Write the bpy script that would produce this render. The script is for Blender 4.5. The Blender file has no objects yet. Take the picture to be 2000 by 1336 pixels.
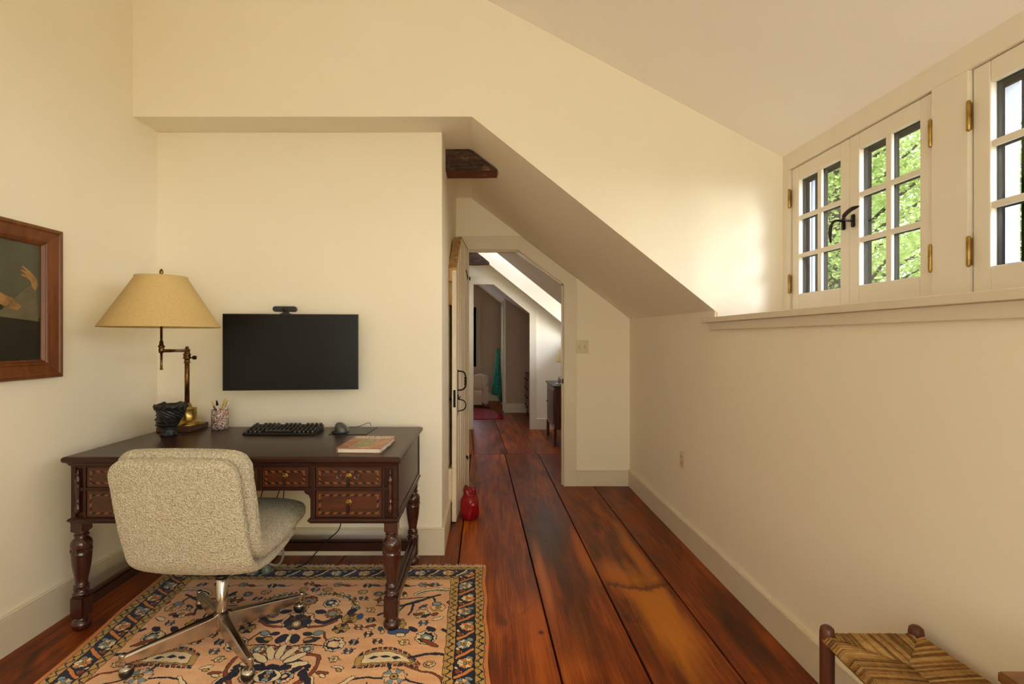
import bpy, bmesh, math, random
import numpy as np
from mathutils import Vector, Matrix, noise
R = math.radians
random.seed(7)
scn = bpy.context.scene
COL = scn.collection

# ------------------------------------------------------------------ colour / materials
def lin(v):
    v /= 255.0
    return v / 12.92 if v <= 0.04045 else ((v + 0.055) / 1.055) ** 2.4
def C(r, g, b): return (lin(r), lin(g), lin(b), 1.0)

class NT:
    def __init__(s, m):
        s.t = m.node_tree; s.n = s.t.nodes; s.l = s.t.links
    def add(s, typ, **kw):
        nd = s.n.new(typ)
        for k, v in kw.items():
            if k == 'ins':
                for kk, vv in v.items():
                    if isinstance(vv, bpy.types.NodeSocket): s.l.new(vv, nd.inputs[kk])
                    else: nd.inputs[kk].default_value = vv
            else: setattr(nd, k, v)
        return nd
    def ramp(s, fac, stops, interp='LINEAR'):
        nd = s.add('ShaderNodeValToRGB'); s.l.new(fac, nd.inputs[0])
        cr = nd.color_ramp; cr.interpolation = interp
        while len(cr.elements) < len(stops): cr.elements.new(0.5)
        for e, (p, c) in zip(cr.elements, stops):
            e.position = p; e.color = c if len(c) == 4 else (*c, 1)
        return nd.outputs[0]
    def mix(s, fac, a, b, mode='MIX'):
        nd = s.add('ShaderNodeMix', data_type='RGBA', blend_type=mode)
        for sock, v in ((nd.inputs[0], fac), (nd.inputs[6], a), (nd.inputs[7], b)):
            if isinstance(v, bpy.types.NodeSocket): s.l.new(v, sock)
            else: sock.default_value = v
        return nd.outputs[2]
    def math(s, op, a, b=0.0, clamp=False):
        nd = s.add('ShaderNodeMath', operation=op, use_clamp=clamp)
        for sock, v in ((nd.inputs[0], a), (nd.inputs[1], b)):
            if isinstance(v, bpy.types.NodeSocket): s.l.new(v, sock)
            else: sock.default_value = v
        return nd.outputs[0]
    def coord(s, scale=(1, 1, 1), loc=(0, 0, 0), rot=(0, 0, 0)):
        tc = s.add('ShaderNodeTexCoord')
        mp = s.add('ShaderNodeMapping')
        mp.inputs['Scale'].default_value = scale; mp.inputs['Location'].default_value = loc
        mp.inputs['Rotation'].default_value = rot
        s.l.new(tc.outputs['Object'], mp.inputs[0])
        return mp.outputs[0]
    def noise(s, vec, scale, detail=3, rough=.5, dist=0):
        nd = s.add('ShaderNodeTexNoise'); s.l.new(vec, nd.inputs['Vector'])
        nd.inputs['Scale'].default_value = scale; nd.inputs['Detail'].default_value = detail
        nd.inputs['Roughness'].default_value = rough; nd.inputs['Distortion'].default_value = dist
        return nd.outputs['Fac']

def newmat(name, rough=.5, metal=0.0, col=(.8, .8, .8, 1), spec=.5):
    m = bpy.data.materials.new(name); m.use_nodes = True
    b = m.node_tree.nodes['Principled BSDF']
    b.inputs['Base Color'].default_value = col
    b.inputs['Roughness'].default_value = rough
    b.inputs['Metallic'].default_value = metal
    b.inputs['Specular IOR Level'].default_value = spec
    return m, NT(m), b

def bump(nt, b, h, strength=.2, dist=.01):
    bp = nt.add('ShaderNodeBump'); nt.l.new(h, bp.inputs['Height'])
    bp.inputs['Strength'].default_value = strength; bp.inputs['Distance'].default_value = dist
    nt.l.new(bp.outputs[0], b.inputs['Normal'])

def m_plain(name, c1, c2=None, scale=8, rough=.5, metal=0, bmp=0, bscale=60, spec=.5, stretch=(1, 1, 1)):
    m, nt, b = newmat(name, rough, metal, c1, spec)
    v = nt.coord(stretch)
    if c2 is None: c2 = tuple(x * .85 for x in c1[:3]) + (1,)
    f = nt.noise(v, scale, 4)
    nt.l.new(nt.ramp(f, [(.3, c1), (.7, c2)]), b.inputs['Base Color'])
    if bmp: bump(nt, b, nt.noise(v, bscale, 3), bmp, .002)
    return m

def m_wood(name, dark, light, axis='Y', rough=.35, scale=6, coat=0.0, bmp=.08):
    st = {'X': (1, 12, 12), 'Y': (12, 1, 12), 'Z': (12, 12, 1)}[axis]
    m, nt, b = newmat(name, rough)
    v = nt.coord(st)
    f = nt.noise(v, scale * .4, 6, .65, .6)
    g = nt.noise(v, scale * 3, 4, .7)
    f2 = nt.math('ADD', nt.math('MULTIPLY', f, .75), nt.math('MULTIPLY', g, .25))
    nt.l.new(nt.ramp(f2, [(.32, dark), (.68, light)]), b.inputs['Base Color'])
    b.inputs['Coat Weight'].default_value = coat
    b.inputs['Coat Roughness'].default_value = .15
    bump(nt, b, g, bmp, .002)
    return m

M = {}
M['wall'] = m_plain('cream_wall_paint', C(240, 233, 216), C(238, 231, 213), 3, .75, bmp=.05, bscale=180, spec=.25)
M['ceil'] = m_plain('ceiling_paint', C(246, 243, 238), C(245, 241, 236), 3, .8, bmp=.04, bscale=180, spec=.2)
M['trim'] = m_plain('putty_trim_paint', C(222, 212, 192), C(218, 208, 188), 5, .4, bmp=.03, bscale=90)
M['wtrim'] = m_plain('window_trim_paint', C(232, 224, 208), C(228, 219, 203), 5, .35, bmp=.03, bscale=90)
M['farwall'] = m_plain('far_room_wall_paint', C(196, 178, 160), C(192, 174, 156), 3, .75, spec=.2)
M['brass'] = m_plain('aged_brass', C(196, 166, 96), C(150, 120, 62), 30, .30, 1.0)
M['darkbrass'] = m_plain('dark_bronze_brass', C(140, 104, 58), C(84, 58, 30), 40, .35, 1.0)
M['bronze'] = m_plain('oil_rubbed_bronze', C(64, 54, 46), C(44, 36, 32), 30, .4, .8)
M['iron'] = m_plain('black_forged_iron', C(26, 24, 23), C(14, 13, 13), 60, .55, .6, bmp=.3)
M['black'] = m_plain('black_plastic', C(22, 22, 23), C(18, 18, 19), 30, .38)
M['blackmatte'] = m_plain('matte_black_ceramic', C(36, 36, 37), C(26, 26, 27), 40, .45, bmp=.2)
M['screen'] = m_plain('dark_screen', C(14, 14, 12), C(12, 12, 10), 2, .34, spec=.25)
M['chrome'] = m_plain('polished_chrome', C(205, 200, 192), C(190, 184, 176), 6, .12, 1.0)
M['alu'] = m_plain('brushed_aluminium', C(214, 206, 200), C(186, 178, 172), 5, .22, 1.0, bmp=.05)
M['white'] = m_plain('white_plastic', C(228, 222, 208), None, 5, .35)
M['paper'] = m_plain('book_pages', C(226, 216, 204), C(206, 196, 184), 300, .8, stretch=(.05, .05, 1))
M['desk'] = m_wood('dark_stained_oak', C(34, 16, 11), C(64, 32, 21), 'X', .36, 8, .12)
M['deskY'] = m_wood('dark_stained_oak_side', C(36, 18, 13), C(70, 40, 29), 'Y', .34, 8, .2)
M['deskZ'] = m_wood('dark_stained_oak_turned', C(40, 16, 12), C(76, 34, 24), 'Z', .24, 7, .5)
for k_ in ('desk', 'deskY'):
    M[k_].node_tree.nodes['Principled BSDF'].inputs['Specular IOR Level'].default_value = .3
M['burl'] = m_wood('reddish_walnut_veneer', C(46, 21, 11), C(90, 44, 20), 'X', .34, 10, .15)
M['inlayL'] = m_wood('light_inlay_wood', C(110, 62, 26), C(140, 82, 38), 'X', .35, 12)
M['inlayD'] = m_plain('dark_inlay_wood', C(22, 13, 9), None, 12, .4)
M['frame'] = m_wood('walnut_picture_frame', C(78, 40, 16), C(128, 70, 30), 'Z', .42, 7, .0)
def m_beam(name, c0, c1, c2):
    m, nt, b = newmat(name, .75)
    v = nt.coord((2.5, 14, 14)); f = nt.noise(v, 2.4, 7, .75, .8); g = nt.noise(nt.coord((1, 1, 1)), 34, 5, .8)
    k = nt.math('ADD', nt.math('MULTIPLY', f, .65), nt.math('MULTIPLY', g, .35))
    nt.l.new(nt.ramp(k, [(.34, c0), (.48, c1), (.58, c2), (.70, C(196, 176, 150))]), b.inputs['Base Color'])
    bump(nt, b, k, 1.0, .02)
    return m
M['beam'] = m_beam('weathered_dark_beam', C(20, 14, 11), C(58, 40, 30), C(104, 74, 54))
M['beam2'] = m_beam('reddish_beam_underside', C(60, 26, 10), C(96, 44, 18), C(134, 72, 34))
M['shade'] = m_plain('linen_lamp_shade', C(206, 180, 124), C(196, 168, 112), 120, .8, bmp=.15, bscale=400)
M['red'] = m_plain('glossy_red_ceramic', C(150, 16, 30), C(118, 8, 20), 10, .12)
M['cable'] = m_plain('grey_cable_rubber', C(150, 144, 132), None, 10, .5)
M['stoolwood'] = m_wood('reddish_stool_wood', C(62, 28, 14), C(104, 52, 28), 'Z', .45, 9)
M['tablewood'] = m_wood('brown_table_wood', C(84, 54, 26), C(136, 92, 48), 'X', .4, 6)
M['reddesk'] = m_wood('red_brown_cabinet_wood', C(56, 22, 14), C(98, 44, 28), 'Z', .3, 6, .2)
M['slate'] = m_plain('dark_cabinet_top', C(40, 38, 40), None, 6, .35)
M['boucle2'] = m_plain('pale_armchair_plush', C(226, 208, 192), C(214, 194, 178), 20, .85, bmp=.3, bscale=120)
M['tulle'] = m_plain('teal_tulle', C(70, 168, 160), C(40, 120, 122), 24, .8)
M['redrug'] = m_plain('crimson_rug_wool', C(170, 18, 40), C(140, 12, 32), 60, .9, bmp=.4, bscale=200)
M['redrug2'] = m_plain('faded_pink_rug_wool', C(176, 70, 70), C(140, 36, 44), 40, .9, bmp=.4, bscale=200)
M['greyboard'] = m_plain('grey_blue_exterior_board', C(158, 164, 180), C(142, 148, 164), 10, .6, stretch=(4, 4, 1))
M['extblack'] = m_plain('black_storm_frame', (.004, .004, .005, 1), None, 10, .8, spec=.1)
M['bark'] = m_plain('tree_bark', C(70, 58, 46), C(44, 36, 30), 12, .9)

def m_glass(name):
    m = bpy.data.materials.new(name); m.use_nodes = True
    nt = NT(m); nt.n.clear()
    out = nt.add('ShaderNodeOutputMaterial')
    tr = nt.add('ShaderNodeBsdfTransparent', ins={'Color': (.97, .98, .97, 1)})
    gl = nt.add('ShaderNodeBsdfGlossy', ins={'Roughness': .02, 'Color': (1, 1, 1, 1)})
    lw = nt.add('ShaderNodeFresnel', ins={'IOR': 1.4})
    fac = nt.math('MULTIPLY', lw.outputs[0], .10)
    mx = nt.add('ShaderNodeMixShader')
    nt.l.new(fac, mx.inputs[0]); nt.l.new(tr.outputs[0], mx.inputs[1]); nt.l.new(gl.outputs[0], mx.inputs[2])
    nt.l.new(mx.outputs[0], out.inputs[0])
    return m
M['glass'] = m_glass('window_glass')

def m_leaf(name, c1, c2):
    m = bpy.data.materials.new(name); m.use_nodes = True
    nt = NT(m); nt.n.clear()
    out = nt.add('ShaderNodeOutputMaterial')
    v = nt.coord()
    col = nt.ramp(nt.noise(v, 1.6, 5, .7), [(.35, c1), (.65, c2)])
    d = nt.add('ShaderNodeBsdfDiffuse'); t = nt.add('ShaderNodeBsdfTranslucent')
    nt.l.new(col, d.inputs[0]); nt.l.new(col, t.inputs[0])
    mx = nt.add('ShaderNodeMixShader', ins={'Fac': .5})
    nt.l.new(d.outputs[0], mx.inputs[1]); nt.l.new(t.outputs[0], mx.inputs[2])
    nt.l.new(mx.outputs[0], out.inputs[0])
    return m
M['leaf'] = m_leaf('spring_leaves', (.19, .30, .06, 1), (.46, .54, .20, 1))

# old wide-board pine floor
def m_floor():
    m, nt, b = newmat('old_pine_floor', .3, spec=.28)
    tc = nt.add('ShaderNodeTexCoord')
    at = nt.add('ShaderNodeAttribute', attribute_name='pid')
    off = nt.add('ShaderNodeVectorMath', operation='ADD')
    cmb = nt.add('ShaderNodeCombineXYZ'); nt.l.new(at.outputs['Fac'], cmb.inputs[1]); nt.l.new(at.outputs['Fac'], cmb.inputs[2])
    nt.l.new(tc.outputs['Object'], off.inputs[0]); nt.l.new(cmb.outputs[0], off.inputs[1])
    mp = nt.add('ShaderNodeMapping', ins={'Scale': (9, 1.1, 1)}); nt.l.new(off.outputs[0], mp.inputs[0])
    mp2 = nt.add('ShaderNodeMapping', ins={'Scale': (2.2, .8, 1)}); nt.l.new(off.outputs[0], mp2.inputs[0])
    mp3 = nt.add('ShaderNodeMapping', ins={'Scale': (120, 1.5, 1)}); nt.l.new(off.outputs[0], mp3.inputs[0])
    grain = nt.noise(mp.outputs[0], 1.6, 6, .62, .8)
    big = nt.noise(mp2.outputs[0], 1.5, 4, .55, .5)
    fine = nt.noise(mp3.outputs[0], 1.5, 3, .7)
    f = nt.math('ADD', nt.math('ADD', nt.math('MULTIPLY', grain, .40), nt.math('MULTIPLY', big, .30)), nt.math('MULTIPLY', fine, .30))
    col = nt.ramp(f, [(.30, C(52, 20, 6)), (.42, C(92, 37, 8)), (.51, C(130, 58, 12)), (.60, C(170, 88, 20)), (.71, C(206, 122, 36))])
    # per board tint
    tint = nt.add('ShaderNodeTexWhiteNoise', noise_dimensions='1D'); nt.l.new(at.outputs['Fac'], tint.inputs['W'])
    tcol = nt.ramp(tint.outputs['Value'], [(0, (.78, .70, .62, 1)), (1, (1.15, 1.1, 1.05, 1))])
    col = nt.mix(1.0, col, tcol, 'MULTIPLY')
    # dark stains
    st = nt.noise(mp2.outputs[0], 2.6, 5, .65, 1.2)
    stm = nt.ramp(st, [(.56, (0, 0, 0, 1)), (.72, (1, 1, 1, 1))])
    col = nt.mix(nt.math('MULTIPLY', stm, .7), col, C(40, 22, 14))
    sep = nt.add('ShaderNodeSeparateXYZ'); nt.l.new(tc.outputs['Object'], sep.inputs[0])
    wob = nt.math('MULTIPLY', nt.math('SUBTRACT', nt.noise(mp.outputs[0], 3, 3), .5), .7)
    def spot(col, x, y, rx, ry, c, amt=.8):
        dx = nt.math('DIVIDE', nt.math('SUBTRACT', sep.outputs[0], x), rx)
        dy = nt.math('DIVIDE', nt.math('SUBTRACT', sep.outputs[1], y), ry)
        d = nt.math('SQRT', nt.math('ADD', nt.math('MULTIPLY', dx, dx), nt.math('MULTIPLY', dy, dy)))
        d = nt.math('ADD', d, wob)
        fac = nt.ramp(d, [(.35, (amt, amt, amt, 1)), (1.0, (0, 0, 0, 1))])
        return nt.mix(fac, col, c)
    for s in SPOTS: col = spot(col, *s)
    # a grain figure shaped like a shallow V across the pale board
    ax_ = nt.math('ABSOLUTE', nt.math('SUBTRACT', sep.outputs[0], .79))
    vy = nt.math('ADD', nt.math('SUBTRACT', sep.outputs[1], 2.60), nt.math('MULTIPLY', ax_, -.32))
    vy = nt.math('ADD', vy, nt.math('MULTIPLY', nt.math('SUBTRACT', nt.noise(mp.outputs[0], 5, 3), .5), .10))
    inx = nt.math('LESS_THAN', ax_, .165)
    up_ = nt.ramp(nt.math('ADD', nt.math('MULTIPLY', vy, 4.0), .5), [(.38, (0, 0, 0, 1)), (.47, (.75, .75, .75, 1)), (.53, (.8, .8, .8, 1)), (.62, (.35, .35, .35, 1)), (.8, (0, 0, 0, 1))])
    col = nt.mix(nt.math('MULTIPLY', inx, up_), col, C(86, 32, 12))
    # knots / nail holes
    vo = nt.add('ShaderNodeTexVoronoi', ins={'Scale': 3.2}); mpk = nt.add('ShaderNodeMapping', ins={'Scale': (1, .8, 1)})
    nt.l.new(off.outputs[0], mpk.inputs[0]); nt.l.new(mpk.outputs[0], vo.inputs['Vector'])
    kf = nt.ramp(vo.outputs['Distance'], [(.03, (.85, .85, .85, 1)), (.06, (0, 0, 0, 1))])
    col = nt.mix(kf, col, C(24, 12, 8))
    v2 = nt.add('ShaderNodeTexVoronoi', ins={'Scale': 17.0}); mpn = nt.add('ShaderNodeMapping', ins={'Scale': (1.6, .5, 1)}); nt.l.new(off.outputs[0], mpn.inputs[0]); nt.l.new(mpn.outputs[0], v2.inputs['Vector'])
    nick = nt.math('MULTIPLY', nt.ramp(v2.outputs['Distance'], [(.05, (.8, .8, .8, 1)), (.11, (0, 0, 0, 1))]), nt.ramp(nt.noise(mp2.outputs[0], 3.4, 3), [(.5, (0, 0, 0, 1)), (.58, (1, 1, 1, 1))]))
    col = nt.mix(nick, col, C(40, 17, 7))
    nt.l.new(col, b.inputs['Base Color'])
    rr = nt.ramp(big, [(.3, (.34, .34, .34, 1)), (.7, (.52, .52, .52, 1))])
    nt.l.new(rr, b.inputs['Roughness'])
    b.inputs['Coat Weight'].default_value = .05; b.inputs['Coat Roughness'].default_value = .2
    bump(nt, b, f, .12, .004)
    return m
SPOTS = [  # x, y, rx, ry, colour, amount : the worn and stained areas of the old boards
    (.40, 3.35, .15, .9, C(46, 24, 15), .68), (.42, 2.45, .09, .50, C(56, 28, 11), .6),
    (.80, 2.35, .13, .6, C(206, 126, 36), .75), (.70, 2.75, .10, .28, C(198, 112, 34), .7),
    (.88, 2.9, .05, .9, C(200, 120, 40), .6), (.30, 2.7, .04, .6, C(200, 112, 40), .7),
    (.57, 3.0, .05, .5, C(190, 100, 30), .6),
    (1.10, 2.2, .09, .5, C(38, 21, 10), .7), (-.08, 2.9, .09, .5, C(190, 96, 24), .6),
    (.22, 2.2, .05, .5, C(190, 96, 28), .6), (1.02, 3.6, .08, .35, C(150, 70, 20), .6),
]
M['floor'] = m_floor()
M['gap'] = m_plain('dark_floor_gap', C(14, 9, 7), None, 5, .9)

def m_boucle():
    m, nt, b = newmat('cream_boucle', .9, 0, C(206, 190, 146), .15)
    v = nt.coord()
    vo = nt.add('ShaderNodeTexVoronoi', ins={'Scale': 165.0}); nt.l.new(v, vo.inputs['Vector'])
    n = nt.noise(v, 90, 4, .7)
    h = nt.math('SUBTRACT', nt.math('MULTIPLY', n, 1.3), vo.outputs['Distance'])
    nt.l.new(nt.ramp(h, [(-.4, C(206, 192, 160)), (.2, C(234, 225, 198)), (.9, C(242, 234, 210))]), b.inputs['Base Color'])
    b.inputs['Sheen Weight'].default_value = .25
    bump(nt, b, h, 1.0, .011)
    return m
M['boucle'] = m_boucle()

def m_rush():
    m, nt, b = newmat('woven_rush', .6, 0, C(150, 112, 60), .3)
    at = nt.add('ShaderNodeAttribute', attribute_name='tone')
    v = nt.coord()
    n = nt.noise(v, 70, 4, .7)
    f = nt.math('ADD', nt.math('MULTIPLY', at.outputs['Fac'], .5), nt.math('MULTIPLY', n, .6))
    nt.l.new(nt.ramp(f, [(.2, C(70, 44, 18)), (.5, C(136, 96, 48)), (.85, C(190, 152, 92))]), b.inputs['Base Color'])
    return m
M['rush'] = m_rush()

def m_door():
    m, nt, b = newmat('old_peeling_cream_paint', .6)
    v = nt.coord((14, 14, 1.2))
    f = nt.noise(v, 2.2, 6, .75, .6)
    g = nt.noise(nt.coord((1, 1, 1)), 22, 5, .8)
    k = nt.math('ADD', nt.math('MULTIPLY', f, .6), nt.math('MULTIPLY', g, .4))
    nt.l.new(nt.ramp(k, [(.33, C(132, 84, 50)), (.38, C(222, 206, 182)), (.6, C(240, 230, 212)), (.72, C(216, 190, 166))]), b.inputs['Base Color'])
    bump(nt, b, k, .5, .004)
    return m
M['door'] = m_door()
M['doorraw'] = m_wood('worn_raw_door_edge', C(130, 84, 42), C(206, 172, 120), 'Z', .6, 8)

def m_speckle():
    m, nt, b = newmat('speckled_confetti_resin', .25)
    v = nt.coord()
    vo = nt.add('ShaderNodeTexVoronoi', ins={'Scale': 240.0}); nt.l.new(v, vo.inputs['Vector'])
    sp = nt.add('ShaderNodeSeparateColor'); nt.l.new(vo.outputs['Color'], sp.inputs[0])
    nt.l.new(nt.ramp(sp.outputs[0], [(0, C(60, 52, 50)), (.2, C(170, 160, 150)), (.38, C(190, 110, 70)), (.5, C(226, 220, 212)), (.66, C(90, 110, 150)), (.76, C(150, 60, 60)), (.86, C(206, 190, 166))], 'CONSTANT'), b.inputs['Base Color'])
    return m
M['speckle'] = m_speckle()

def m_cover():
    m, nt, b = newmat('autumn_photo_cover', .3)
    v = nt.coord()
    f = nt.noise(v, 22, 5, .7, .6)
    g = nt.noise(v, 60, 5, .7)
    c = nt.ramp(f, [(.3, C(92, 96, 62)), (.45, C(150, 96, 60)), (.58, C(206, 118, 62)), (.72, C(222, 164, 96))])
    c = nt.mix(nt.math('MULTIPLY', g, .5), c, C(96, 70, 50))
    nt.l.new(c, b.inputs['Base Color'])
    return m
M['cover'] = m_cover()
M['cover2'] = m_plain('green_foliage_photo', C(86, 92, 58), C(176, 160, 90), 60, .3)
M['paint_bg'] = m_plain('painting_grey_ground', C(84, 84, 68), C(74, 74, 60), 9, .5)
M['paint_dark'] = m_plain('painting_dark_dress', C(38, 37, 26), C(28, 27, 19), 9, .5)
M['paint_skin'] = m_plain('painting_skin_tone', C(168, 130, 82), C(124, 88, 52), 18, .5)
M['paint_veil'] = m_plain('painting_grey_veil', C(104, 98, 76), C(92, 86, 66), 18, .5)
M['yellow'] = m_plain('yellow_pen_plastic', C(224, 178, 30), None, 5, .4)
M['purple'] = m_plain('purple_pencil_paint', C(64, 40, 62), None, 5, .4)
M['fringe'] = m_plain('off_white_fringe', C(238, 224, 206), C(210, 192, 170), 80, .9)
M['grass'] = m_plain('lawn', (.26, .27, .14, 1), (.20, .21, .10, 1), 2, .9)

# ------------------------------------------------------------------ mesh helpers
class MB:
    def __init__(s, origin=(0, 0, 0)): s.bm = bmesh.new(); s.mi = 0; s.o = Vector(origin)
    def _fin(s, fs):
        for f in fs: f.material_index = s.mi
    def faces(s, verts, faces, smooth=False):
        vs = [s.bm.verts.new(Vector(v) - s.o) for v in verts]
        out = []
        for f in faces:
            try:
                nf = s.bm.faces.new([vs[i] for i in f]); nf.smooth = smooth; nf.material_index = s.mi; out.append(nf)
            except ValueError: pass
        return vs
    def hexa(s, v8):
        s.faces(v8, [(0, 3, 2, 1), (4, 5, 6, 7), (0, 1, 5, 4), (1, 2, 6, 5), (2, 3, 7, 6), (3, 0, 4, 7)])
    def box(s, a, b, bev=0):
        (x0, y0, z0), (x1, y1, z1) = a, b
        x0, x1 = min(x0, x1), max(x0, x1); y0, y1 = min(y0, y1), max(y0, y1); z0, z1 = min(z0, z1), max(z0, z1)
        if bev <= 0:
            s.hexa([(x0, y0, z0), (x1, y0, z0), (x1, y1, z0), (x0, y1, z0), (x0, y0, z1), (x1, y0, z1), (x1, y1, z1), (x0, y1, z1)])
        else:
            t = bmesh.new(); bmesh.ops.create_cube(t, size=1)
            for v in t.verts: v.co = Vector(((x0 + x1) / 2 + v.co.x * (x1 - x0), (y0 + y1) / 2 + v.co.y * (y1 - y0), (z0 + z1) / 2 + v.co.z * (z1 - z0)))
            bmesh.ops.bevel(t, geom=list(t.edges), offset=min(bev, .49 * min(x1 - x0, y1 - y0, z1 - z0)), segments=2, affect='EDGES')
            s.merge(t); t.free()
    def merge(s, t, smooth=None):
        mp = {v: s.bm.verts.new(v.co - s.o) for v in t.verts}
        for f in t.faces:
            nf = s.bm.faces.new([mp[v] for v in f.verts]); nf.smooth = f.smooth if smooth is None else smooth; nf.material_index = s.mi
    def prism(s, pts, axis, a, b):   # convex/concave polygon extruded along an axis
        n = len(pts)
        def P(p, t):
            return {'X': (t, p[0], p[1]), 'Y': (p[0], t, p[1]), 'Z': (p[0], p[1], t)}[axis]
        v = [P(p, a) for p in pts] + [P(p, b) for p in pts]
        s.faces(v, [tuple(range(n)), tuple(range(2 * n - 1, n - 1, -1))] + [(i, i + n, (i + 1) % n + n, (i + 1) % n) for i in range(n)])
    def lathe(s, prof, c=(0, 0, 0), seg=32, axis='Z', smooth=True, sq=None):
        vs = []; fs = []; n = len(prof)
        for i, (r, h) in enumerate(prof):
            for k in range(seg):
                a = 2 * math.pi * k / seg
                x, y = r * math.cos(a), r * math.sin(a)
                p = {'Z': (x, y, h), 'X': (h, x, y), 'Y': (x, h, y)}[axis]
                vs.append((c[0] + p[0], c[1] + p[1], c[2] + p[2]))
        for i in range(n - 1):
            for k in range(seg):
                k2 = (k + 1) % seg
                fs.append((i * seg + k, i * seg + k2, (i + 1) * seg + k2, (i + 1) * seg + k))
        fs.append(tuple(range(seg - 1, -1, -1))); fs.append(tuple((n - 1) * seg + k for k in range(seg)))
        s.faces(vs, fs, smooth)
    def tube(s, pts, r, seg=10, closed=False):
        pts = [Vector(p) for p in pts]; n = len(pts)
        rr = r if isinstance(r, (list, tuple)) else [r] * n
        rings = []; up = None
        for i, p in enumerate(pts):
            if i == 0: t = pts[1] - p
            elif i == n - 1: t = p - pts[i - 1]
            else: t = pts[i + 1] - pts[i - 1]
            t.normalize()
            if up is None: up = t.orthogonal().normalized()
            u = (up - t * up.dot(t)); u = u.normalized() if u.length > 1e-6 else t.orthogonal().normalized(); up = u
            w = t.cross(u)
            rings.append([p + (u * math.cos(2 * math.pi * k / seg) + w * math.sin(2 * math.pi * k / seg)) * rr[i] for k in range(seg)])
        vs = [v for g in rings for v in g]; fs = []
        for i in range(n - 1):
            for k in range(seg):
                k2 = (k + 1) % seg
                fs.append((i * seg + k, i * seg + k2, (i + 1) * seg + k2, (i + 1) * seg + k))
        fs.append(tuple(range(seg - 1, -1, -1))); fs.append(tuple((n - 1) * seg + k for k in range(seg)))
        s.faces(vs, fs, True)
    def ball(s, c, r, sx=1, sy=1, sz=1, sub=3):
        t = bmesh.new(); bmesh.ops.create_icosphere(t, subdivisions=sub, radius=r)
        for v in t.verts: v.co = Vector((v.co.x * sx + c[0], v.co.y * sy + c[1], v.co.z * sz + c[2]))
        s.merge(t, True); t.free()
    def build(s, name, mat, parent=None, bevel=0, bseg=2, smooth_angle=None):
        bmesh.ops.recalc_face_normals(s.bm, faces=s.bm.faces)
        me = bpy.data.meshes.new(name); s.bm.to_mesh(me); s.bm.free()
        for mm in (mat if isinstance(mat, (list, tuple)) else [mat]): me.materials.append(mm)
        o = bpy.data.objects.new(name, me); COL.objects.link(o)
        if parent is not None: o.parent = parent
        if bevel:
            md = o.modifiers.new('edge', 'BEVEL'); md.width = bevel; md.segments = bseg; md.limit_method = 'ANGLE'; md.angle_limit = R(35)
            md.harden_normals = False
        return o

def tag(o, label=None, cat=None, group=None, kind=None):
    if label: o['label'] = label
    if cat: o['category'] = cat
    if group: o['group'] = group
    if kind: o['kind'] = kind
    return o
def empty(name, loc, rz=0, **kw):
    o = bpy.data.objects.new(name, None); COL.objects.link(o); o.location = loc; o.rotation_euler = (0, 0, rz)
    o.empty_display_size = .05
    return tag(o, **kw)
def struct(o): o['kind'] = 'structure'; return o
def spline(pts, n=8):   # Catmull-Rom
    P = [Vector(p) for p in pts]; P = [P[0] * 2 - P[1]] + P + [P[-1] * 2 - P[-2]]; out = []
    for i in range(1, len(P) - 2):
        for k in range(n):
            t = k / n; a, b, c, d = P[i - 1], P[i], P[i + 1], P[i + 2]
            out.append(.5 * ((2 * b) + (c - a) * t + (2 * a - 5 * b + 4 * c - d) * t * t + (3 * b - a - 3 * c + d) * t ** 3))
    out.append(P[-2]); return out
# ------------------------------------------------------------------ camera, world
H = 1.27
cam = bpy.data.cameras.new('camera'); co = bpy.data.objects.new('camera', cam); COL.objects.link(co)
co.location = (0, 0, H); co.rotation_euler = (R(90), 0, 0)
cam.lens = 18; cam.sensor_width = 36; cam.sensor_fit = 'HORIZONTAL'; cam.shift_x = .025; cam.shift_y = -.003
cam.clip_start = .02
scn.camera = co

# ------------------------------------------------------------------ shell of the main room
XL, XR, XW = -1.94, 1.24, 1.60
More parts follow.
